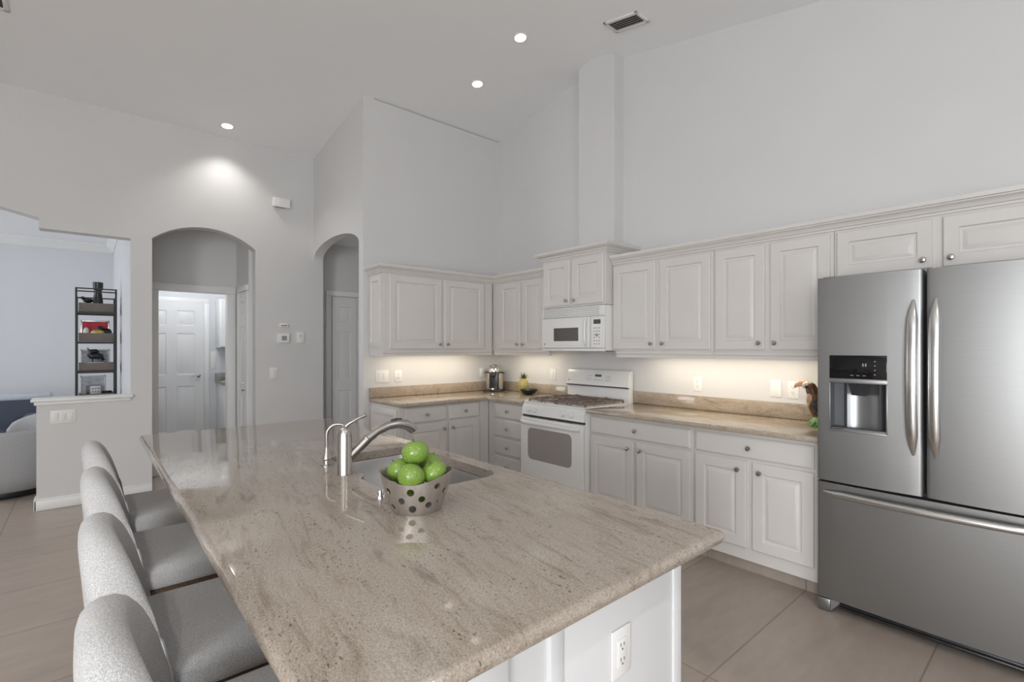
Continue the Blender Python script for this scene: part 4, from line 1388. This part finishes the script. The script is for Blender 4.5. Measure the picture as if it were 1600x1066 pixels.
# ------------------------------------------------------------------ counter-top objects
# coffee machine
cm = thing('coffee_machine', 'black and chrome pod coffee machine in the counter corner', 'coffee machine', (0.175, -0.205, CZ1), R(38))
obj('base', B().box(-0.105, 0.105, -0.085, 0.085, 0.0, 0.022, 0.008, 3), M_DARK, cm)
obj('body', B().box(-0.055, 0.055, -0.01, 0.08, 0.02, 0.22, 0.012, 3), M_DARK, cm)
obj('head', B().sphere((0, 0.015, 0.222), (0.066, 0.075, 0.076), 24, 14, lambda d: Vector((d.x, d.y, max(d.z, -0.15)))), M_CHROME, cm)
obj('spout', B().box(-0.025, 0.025, -0.055, 0.0, 0.165, 0.205, 0.008, 3).lathe([(0.010, 0.145), (0.012, 0.168)], (0, -0.035, 0), 'z', 12), M_DARK, cm)
obj('drip_tray', B().lathe([(0.045, 0.022), (0.045, 0.034), (0.038, 0.036)], (0, -0.04, 0), 'z', 24), M_CHROME, cm)
for s in (-1, 1):
    obj('water_tank', B().lathe([(0.030, 0.022), (0.032, 0.03), (0.032, 0.19), (0.030, 0.20)], (s * 0.066, 0.03, 0), 'z', 20), M_TANK, cm)
    obj('tank_lid', B().lathe([(0.034, 0.20), (0.034, 0.212), (0.028, 0.216)], (s * 0.068, 0.03, 0), 'z', 20).box(s * 0.100 - 0.018, s * 0.100 + 0.018, 0.015, 0.045, 0.198, 0.210, 0.003), M_DARK, cm)
obj('lever', B().tube([(-0.05, 0.02, 0.24), (-0.045, -0.03, 0.275), (0, -0.045, 0.288), (0.045, -0.03, 0.275), (0.05, 0.02, 0.24)], 0.008, 10), M_CHROME, cm)

# pineapple
pn = thing('ceramic_pineapple', 'golden ceramic pineapple with green leaves on the counter', 'pineapple ornament', (0.590, -0.125, CZ1))
b = B()
n, m = 30, 20
def pine_r(t):
    return 0.060 * (math.sin(PI * (0.10 + 0.86 * t)) ** 0.55)
rings = []
for j in range(m + 1):
    t = j / m
    ring = []
    for i in range(n):
        a = 2 * PI * i / n
        k = 1 + 0.06 * math.cos(10 * a + 12 * t * PI / 1.5) * math.cos(10 * a - 12 * t * PI / 1.5)
        r = max(0.012, pine_r(t)) * k
        ring.append((r * math.cos(a), r * math.sin(a), 0.002 + 0.158 * t))
    rings.append(ring)
obj('fruit', b.rings(rings), M_PINE, pn, ang=60)
b = B()
for row, (cnt, tilt, ln, z0) in enumerate(((7, 62, 0.055, 0.155), (6, 40, 0.06, 0.160), (5, 18, 0.066, 0.163))):
    for k in range(cnt):
        a = 2 * PI * k / cnt + row * 0.4
        ct_, st_ = math.cos(R(tilt)), math.sin(R(tilt))
        pts = []
        for q in range(5):
            s = q / 4
            d = ln * s
            bend = 0.25 * s * s
            pts.append((math.cos(a) * (0.008 + d * (st_ + bend * 0.4)), math.sin(a) * (0.008 + d * (st_ + bend * 0.4)), z0 + d * ct_ - 0.012 * s * s * st_))
        b.tube(pts, [0.008, 0.009, 0.008, 0.005, 0.001], 6, 0.4, up=(-math.sin(a), math.cos(a), 0))
obj('crown', b, M_PINELEAF, pn)

# dark bowl
b = B().lathe([(0.040, 0.0), (0.045, 0.004), (0.070, 0.020), (0.092, 0.042), (0.098, 0.054), (0.094, 0.054), (0.086, 0.040), (0.062, 0.018), (0.03, 0.010)], n=36)
o = obj('serving_bowl', b, M_BOWLDK)
o.location = (0.76, -0.20, CZ1)
tag(o, 'low dark stoneware bowl beside the pineapple', 'bowl')

# parrot figurine (faces -x, towards the stove)
pf = thing('parrot_figurine', 'glazed parrot figurine on a leafy base beside the refrigerator', 'figurine', (3.520, -0.215, CZ1))
b = B()
body = [((0.035, 0, 0.035), 0.030), ((0.018, 0, 0.075), 0.050), ((0.002, 0, 0.12), 0.056), ((-0.010, 0, 0.155), 0.046), ((-0.022, 0, 0.19), 0.036), ((-0.034, 0, 0.222), 0.036), ((-0.044, 0, 0.250), 0.030), ((-0.052, 0, 0.262), 0.016)]
obj('body', b.tube([p for p, r in body], [r for p, r in body], 18, 0.9), M_BROWN, pf)
bk = [((-0.055, 0, 0.245), 0.022), ((-0.075, 0, 0.262), 0.024), ((-0.100, 0, 0.262), 0.020), ((-0.125, 0, 0.250), 0.014), ((-0.140, 0, 0.232), 0.005)]
obj('beak', B().tube([p for p, r in bk], [r for p, r in bk], 14, 0.7), M_PEACH, pf)
obj('face_patch', B().sphere((-0.066, 0, 0.252), (0.026, 0.027, 0.026), 16, 10), M_CREAM, pf)
obj('breast', B().sphere((-0.034, -0.004, 0.165), (0.030, 0.036, 0.055), 16, 12), M_TAN, pf)
for s in (-1, 1):
    obj('eye', B().sphere((-0.058, s * 0.030, 0.243), (0.008, 0.005, 0.009), 12, 8), M_WING, pf)
    wg = [((-0.002, s * 0.046, 0.165), 0.012), ((0.012, s * 0.052, 0.13), 0.030), ((0.030, s * 0.046, 0.085), 0.028), ((0.050, s * 0.034, 0.045), 0.012), ((0.06, s * 0.028, 0.028), 0.004)]
    obj('wing', B().tube([p for p, r in wg], [r for p, r in wg], 12, 0.4, up=(1, 0, 0)), M_WING, pf)
b = B()
for k in range(9):
    a = 2 * PI * k / 9
    pts = [(0.02 + math.cos(a) * d, math.sin(a) * d, z) for d, z in ((0.008, 0.066), (0.035, 0.056), (0.058, 0.028), (0.078, 0.006))]
    b.tube(pts, [0.014, 0.022, 0.020, 0.005], 8, 0.3, up=(-math.sin(a), math.cos(a), 0))
b.lathe([(0.060, 0.0), (0.062, 0.012), (0.04, 0.04), (0.015, 0.06)], (0.02, 0, 0), 'z', 20)
obj('leaf_base', b, M_LEAF, pf)

# ------------------------------------------------------------------ bar stools
def stool():
    t = thing('bar_stool', 'x', 'bar stool', (0, 0, 0), 0, 'upholstered stools along the island')
    # seat cushion: superellipse plan, domed
    b = B()
    n = 48
    def plan(s, a, hw=0.232, d0=-0.235, d1=0.265):
        c, q = math.cos(a), math.sin(a)
        e = 0.42
        x = hw * math.copysign(abs(c) ** e, c)
        y = (d0 + d1) / 2 + (d1 - d0) / 2 * math.copysign(abs(q) ** e, q)
        return x * s, (d0 + d1) / 2 + (y - (d0 + d1) / 2) * s
    rg = []
    for s, z in ((0.95, 0.610), (0.99, 0.614), (1.0, 0.63), (1.0, 0.652), (0.985, 0.670), (0.95, 0.682), (0.85, 0.690), (0.6, 0.695), (0.3, 0.697), (0.05, 0.698)):
        rg.append([(*plan(s, 2 * PI * k / n), z) for k in range(n)])
    obj('seat', b.rings(rg), M_FABRIC, t, ang=60)
    # padded back: arched top, slightly wrapped round the sitter, thick at the sides
    b = B()
    cols = 29
    H = 0.240
    rings = []
    for i in range(cols):
        u = math.sin(PI / 2 * (-1 + 2 * i / (cols - 1)))
        x = H * u
        e = max(0.0, 1 - abs(u) ** 6) ** 0.5          # rounded side edge
        top = 0.735 + 0.256 * max(0.0, 1 - abs(u) ** 3.0) ** 0.5
        top = 0.80 + (top - 0.80) if top > 0.80 else 0.80 - (0.80 - top) * 0.6
        bot = 0.560
        ym_b, ym_t = -0.182, -0.225                   # mid-line of the padding, foot and top
        hb = (0.050 + 0.016 * u * u)
        sag = 0.045 * u * u
        ring = []
        N = 9
        def yr(z):
            f = (z - 0.56) / 0.44
            return -0.236 - 0.036 * f + 0.030 * u ** 4
        def yf(z):
            f = (z - 0.56) / 0.44
            return (-0.165 - 0.040 * f) + (0.075 - 0.035 * f) * u * u
        zr = top - 0.040
        for j in range(N + 1):
            z = bot + (zr - bot) * j / N
            ring.append((x, yr(z), z))
        ya, yb_ = yr(zr), yf(zr)
        yc, hy = (ya + yb_) / 2, (yb_ - ya) / 2
        for a in (150, 125, 100, 75, 50, 25):
            ring.append((x, yc + hy * math.cos(R(a)), zr + 0.040 * math.sin(R(a))))
        for j in range(N + 1):
            z = zr + (bot - zr) * j / N
            ring.append((x, yf(z), z))
        k = 1 - 0.10 * (1 - e)
        my = sum(q[1] for q in ring) / len(ring)
        rings.append([(q[0], my + (q[1] - my) * k, q[2]) for q in ring])
    obj('backrest', b.rings(rings), M_FABRIC, t, ang=60)
    for q in (1, cols - 2):       # welt seam round each side of the back
        rg2 = [Vector(p) for p in rings[q]]
        out_ = Vector((1 if q > 3 else -1, 0, 0)) * 0.0015
        obj('piping', B().tube([p + out_ for p in rg2], 0.0035, 6, up=(1, 0, 0)), M_FABRIC, t)
    # wooden apron and legs
    b = B().box(-0.215, 0.215, -0.225, -0.200, 0.545, 0.611, 0.003).box(-0.215, 0.215, 0.225, 0.25, 0.545, 0.611, 0.003)
    b.box(-0.226, -0.203, -0.2245, 0.2495, 0.545, 0.611, 0.003).box(0.203, 0.226, -0.2245, 0.2495, 0.545, 0.611, 0.003)
    obj('apron', b, M_WOODD, t)
    for sx_, sy_ in ((-1, -1), (1, -1), (-1, 1), (1, 1)):
        x, y = sx_ * 0.207, (0.228 if sy_ > 0 else -0.205)
        x2, y2 = x + sx_ * 0.02, y + sy_ * 0.02
        b = B().rings([[(x2 - 0.013, y2 - 0.013, 0), (x2 + 0.013, y2 - 0.013, 0), (x2 + 0.013, y2 + 0.013, 0), (x2 - 0.013, y2 + 0.013, 0)], [(x - 0.021, y - 0.021, 0.6), (x + 0.021, y - 0.021, 0.6), (x + 0.021, y + 0.021, 0.6), (x - 0.021, y + 0.021, 0.6)]])
        obj('leg', b, M_WOODD, t)
    obj('stretcher', B().box(-0.228, -0.208, -0.2, 0.225, 0.30, 0.33, 0.002), M_WOODD, t)
    obj('stretcher', B().box(0.208, 0.228, -0.2, 0.225, 0.30, 0.33, 0.002), M_WOODD, t)
    obj('footrest', B().box(-0.225, 0.225, 0.225, 0.247, 0.205, 0.235, 0.003), M_STEELH, t, 'metal footrest bar')
    return t


st = stool()
YS = -3.365
st.location = (3.60, YS, 0)
st['label'] = 'grey fabric bar stool nearest the camera, at the island end'
dup(st, (3.02, YS, 0), 0, 'grey fabric bar stool second from the camera')
dup(st, (2.36, YS, 0), 0, 'grey fabric bar stool third from the camera')
dup(st, (1.70, YS, 0), 0, 'grey fabric bar stool farthest from the camera, nearest the half wall')

# ------------------------------------------------------------------ laundry room pieces
t = thing('wall_cabinet', 'white laundry wall cabinet seen through the hall doorway', 'cabinet', (XL, 0, 0), RX)
obj('body', B().box(-2.205, -1.52, -0.30, -0.002, 1.40, 2.09, 0.002), M_TRIM, t)
for xa, xb in ((-2.195, -1.865), (-1.86, -1.53)):
    obj('door', B().panel(xa, xb, 1.41, 2.08, [(0, -0.30), (0, -0.315), (0.005, -0.319), (0.055, -0.319), (0.06, -0.312), (0.075, -0.312), (0.09, -0.318)]), M_TRIM, t)
t = thing('base_cabinet', 'white laundry base cabinet with a grey counter beyond the hall', 'cabinet', (XL, 0, 0), RX)
obj('body', B().box(-2.195, -1.52, -0.56, -0.002, 0.0, 0.885, 0.002), M_TRIM, t)
obj('countertop', B().box(-2.215, -1.51, -0.60, -0.002, 0.885, 0.925, 0.006).box(-2.215, -1.51, -0.02, -0.002, 0.925, 1.03, 0.003).box(-2.215, -2.19, -0.3, -0.002, 0.925, 1.03, 0.003), M_COUNTERL, t)
for xa, xb in ((-2.185, -1.865), (-1.86, -1.53)):
    obj('door', B().panel(xa, xb, 0.10, 0.86, [(0, -0.56), (0, -0.575), (0.005, -0.579), (0.055, -0.579), (0.06, -0.572), (0.075, -0.572), (0.09, -0.578)]), M_TRIM, t)
# unseen ceiling lamp added to brighten the laundry, hidden above the doorway
t = thing('added_laundry_light', 'added unseen round fill light on the laundry room ceiling', 'ceiling light', (-3.0, -2.6, 2.6))
obj('dome', B().lathe([(0.16, -0.001), (0.16, -0.02), (0.14, -0.06), (0.08, -0.085), (0.02, -0.092)], n=32), M_BULB, t)
d = bpy.data.lights.new('added_laundry_glow', 'POINT'); d.energy = 7; d.shadow_soft_size = 0.14; d.color = (0.95, 0.97, 1.0)
o = bpy.data.objects.new('added_laundry_glow', d); COL.objects.link(o); o.parent = t; o.location = (0, 0, -0.25)

# ------------------------------------------------------------------ living room shelf
SX = -3.0     # front of the shelf
sh = thing('ladder_shelf', 'black metal shelf with wooden crate tiers in the living room corner', 'shelf', (SX, -3.52, 0), RX)
# local frame: x = world y, front (-y) = towards the kitchen
def post(b, x, y, z0, z1, s=0.0095):
    b.box(x - s, x + s, y - s, y + s, z0, z1, 0.001, 1)
b = B()
for x in (-0.175, 0.168):
    post(b, x, 0.0, 0, 2.085)
    post(b, x * 0.98, 0.30, 0, 2.00)
for z in (2.078, 2.045):
    b.box(-0.175, 0.168, -0.007, 0.007, z - 0.007, z + 0.007)
b.box(-0.175, 0.168, 0.293, 0.307, 1.985, 1.999)
for z in (1.800, 1.462, 1.122, 0.79):
    b.box(-0.175, 0.168, -0.009, 0.009, z - 0.014, z + 0.010)
    b.box(-0.172, 0.165, 0.291, 0.309, z - 0.014, z + 0.010)
    for x in (-0.175, 0.168):
        b.box(x - 0.008, x + 0.008, 0, 0.30, z - 0.012, z + 0.008)
for x in (-0.175, 0.168):
    b.box(x - 0.007, x + 0.007, 0, 0.30, 1.985, 1.999)
obj('frame', b, M_BLACKMET, sh)
for z0, z1 in ((1.812, 1.915), (1.476, 1.570), (1.136, 1.226), (0.805, 0.87)):
    b = B().box(-0.155, 0.155, 0.012, 0.024, z0, z1, 0.002).box(-0.155, 0.155, 0.276, 0.288, z0, z1, 0.002)
    b.box(-0.155, -0.143, 0.024, 0.276, z0, z1, 0.002).box(0.143, 0.155, 0.024, 0.276, z0, z1, 0.002).box(-0.15, 0.15, 0.02, 0.28, z0, z0 + 0.01)
    obj('crate', b, M_CRATE, sh)


def on_shelf(dy, dx, z):
    """world point: dy along the shelf from its middle, dx behind its front"""
    return (SX - dx, -3.52 + dy, z)


o = obj('rook_vase', B().lathe([(0.056, 0), (0.056, 0.02), (0.050, 0.05), (0.042, 0.12), (0.034, 0.185), (0.040, 0.200), (0.046, 0.205), (0.048, 0.265), (0.040, 0.268), (0.038, 0.23), (0.02, 0.225)], n=20), M_DARK)
o.location = on_shelf(0.012, 0.15, 1.823)
o.scale = (1.0, 1.0, 1.3)
tag(o, 'tall black rook shaped vase on the top crate of the shelf', 'vase')
t = thing('bird_ornament', 'small dark bird ornament beside the rook shaped vase', 'ornament', on_shelf(-0.075, 0.17, 1.823), 0.4)
obj('body', B().sphere((0, 0, 0.13), (0.032, 0.05, 0.03), 14, 10).tube([(0, 0, 0), (0, 0, 0.11)], 0.008, 8).lathe([(0.03, 0), (0.03, 0.008)], n=16), M_DARK, t)
obj('head', B().sphere((0, -0.05, 0.155), 0.02, 12, 8).tube([(0, -0.065, 0.155), (0, -0.09, 0.148)], [0.007, 0.001], 6), M_DARK, t)


def picture(label, dy, z0, w_, h_, m, frm, dx=0.255):
    t = thing('framed_picture', label, 'picture', on_shelf(dy, dx, z0), RX, 'pictures on the shelf')
    b = B()
    f = 0.014
    for q in ((-w_ / 2, w_ / 2, 0, f), (-w_ / 2, w_ / 2, h_ - f, h_), (-w_ / 2, -w_ / 2 + f, 0, h_), (w_ / 2 - f, w_ / 2, 0, h_)):
        b.box(q[0], q[1], -0.012, 0.004, q[2], q[3], 0.002)
    obj('frame', b, frm, t)
    obj('print', B().box(-w_ / 2 + f * 0.8, w_ / 2 - f * 0.8, -0.004, 0.003, f * 0.8, h_ - f * 0.8), m, t)
    return t


picture('red print in a silver frame on the second crate', -0.01, 1.487, 0.255, 0.235, M_RED, M_STEELH)
picture('pale blue grey landscape print on the third crate', -0.01, 1.147, 0.262, 0.235, M_PRINTB, M_WHITEOBJ)
picture('pale grey print at the foot of the shelf', -0.03, 0.816, 0.23, 0.255, M_PRINTG, M_WHITEOBJ)
t = thing('gold_ornament', 'round gold ornament on the second crate', 'ornament', on_shelf(0.008, 0.10, 1.487))
obj('body', B().sphere((0, 0, 0.085), (0.05, 0.062, 0.042), 20, 14, lambda d: d * (1 + 0.10 * math.sin(9 * d.x + 3) * math.sin(8 * d.y))), M_GOLD, t)
obj('base', B().lathe([(0.035, 0), (0.04, 0.05)], n=16), M_GOLD, t)
o = obj('white_figurine', B().lathe([(0.035, 0), (0.036, 0.03), (0.028, 0.08), (0.030, 0.11), (0.018, 0.14), (0.006, 0.15)], n=18), M_WHITEOBJ)
o.location = on_shelf(-0.090, 0.16, 1.487)
tag(o, 'small white figurine left of the gold ornament', 'figurine')
t = thing('black_ornament', 'black animal ornament right of the gold one', 'ornament', on_shelf(0.092, 0.20, 1.487), 0.0)
obj('body', B().sphere((0, 0, 0.10), (0.034, 0.046, 0.045), 16, 12).tube([(0, -0.03, 0.08), (0, -0.04, 0.0)], [0.018, 0.014], 8).tube([(0, 0.03, 0.08), (0, 0.04, 0.0)], [0.018, 0.014], 8), M_DARK, t)
obj('head', B().sphere((0, -0.06, 0.145), (0.026, 0.032, 0.026), 14, 10), M_DARK, t)
t = thing('horse_sculpture', 'dark animal sculpture on a white book on the third crate', 'sculpture', on_shelf(-0.01, 0.12, 1.234), 0.2)
obj('body', B().tube([(0, 0.075, 0.02), (0, 0.045, 0.06), (0, 0.0, 0.075), (0, -0.04, 0.07), (0, -0.065, 0.095)], [0.012, 0.035, 0.042, 0.036, 0.02], 14).tube([(0.01, 0.04, 0.05), (0.012, 0.045, 0.0)], 0.012, 8).tube([(-0.01, -0.03, 0.05), (-0.012, -0.03, 0.0)], 0.012, 8), M_DARK, t)
obj('head', B().tube([(0, -0.055, 0.085), (0, -0.045, 0.125), (0, 0.005, 0.13), (0, 0.03, 0.115)], [0.018, 0.026, 0.020, 0.01], 12).tube([(0, -0.06, 0.14), (0, -0.075, 0.17)], [0.01, 0.002], 6), M_DARK, t)
o = obj('book', B().box(-0.07, 0.07, -0.075, 0.075, 0.0, 0.083, 0.003), M_WHITEOBJ)
o.location = on_shelf(-0.01, 0.12, 1.147)
tag(o, 'thick white book lying under the dark sculpture', 'book')
t = thing('desk_calendar', 'white and black block leaning at the foot of the shelf', 'desk calendar', on_shelf(-0.035, 0.12, 0.817), R(25))
obj('block', B().box(-0.045, 0.045, -0.045, 0.06, 0.0, 0.145, 0.004), M_DARK, t)
obj('page', B().box(0.0455, 0.049, -0.043, 0.055, 0.003, 0.142, 0.001), M_WHITEOBJ, t, 'white printed page')
b = B()
for r_ in range(3):
    for c_ in range(3):
        b.box(0.0488, 0.0496, -0.032 + 0.028 * c_, -0.016 + 0.028 * c_, 0.03 + 0.035 * r_, 0.045 + 0.035 * r_)
obj('page_marks', b, M_GREYMARK, t)
o = obj('small_basket', B().lathe([(0.03, 0), (0.045, 0.05), (0.047, 0.075), (0.043, 0.075), (0.028, 0.008)], n=18), M_DARK)
o.location = on_shelf(0.09, 0.12, 0.816)
tag(o, 'small dark basket right of the block at the shelf foot', 'basket')

# ------------------------------------------------------------------ living room seating
ch = thing('barrel_chair', 'round light grey barrel chair beyond the half wall', 'armchair', (-2.32, -4.17, 0), 0)
b = B()
rings = []
cols = 45
for i in range(cols):
    ph = R(-70 + 256 * i / (cols - 1))       # opening towards -y
    c_, s_ = math.cos(ph), math.sin(ph)
    ring = []
    for r_, z in ((0.30, 0.06), (0.36, 0.08), (0.405, 0.20), (0.43, 0.40), (0.432, 0.60), (0.428, 0.665), (0.41, 0.692), (0.385, 0.70), (0.36, 0.692), (0.342, 0.665), (0.335, 0.58), (0.325, 0.38), (0.30, 0.30), (0.25, 0.22)):
        end = min(1.0, min(i, cols - 1 - i) / 6) ** 0.5
        ring.append((r_ * c_, r_ * s_, z - (0.02 + 0.05 * c_ + 0.16 * (1 - end)) * max(0, z - 0.3) / 0.4))
    rings.append(ring)
obj('shell', b.rings(rings), M_FABRIC2, ch, ang=60)
obj('seat', B().lathe([(0.28, 0.10), (0.32, 0.14), (0.33, 0.36), (0.325, 0.42), (0.29, 0.445), (0.1, 0.455)], n=36), M_FABRIC2, ch)
obj('base', B().lathe([(0.27, 0.0), (0.28, 0.02), (0.27, 0.075)], n=36), M_DARK, ch)
so = thing('sofa', 'slate blue sofa with a pale throw behind the barrel chair', 'sofa', (-3.75, -5.0, 0), RX)
obj('seat', B().box(-0.85, 0.85, -0.40, 0.30, 0.12, 0.44, 0.06, 4), M_SOFA, so)
obj('backrest', B().box(-0.85, 1.06, 0.20, 0.44, 0.12, 0.82, 0.05, 4), M_SOFA, so)
for s in (-1, 1):
    obj('arm', B().box(s * 0.95 - 0.12, s * 0.95 + 0.12, -0.42, 0.195, 0.10, 0.62, 0.07, 4), M_SOFA, so)
obj('throw_blanket', B().box(0.10, 1.075, 0.185, 0.455, 0.765, 0.84, 0.03, 4), M_THROW, so, 'pale folded throw')
for sx_, sy_ in ((-0.8, -0.35), (0.8, -0.35), (-0.8, 0.35), (0.8, 0.35)):
    obj('leg', B().lathe([(0.018, 0), (0.025, 0.13)], (sx_, sy_, 0), 'z', 12), M_WOODD, so)
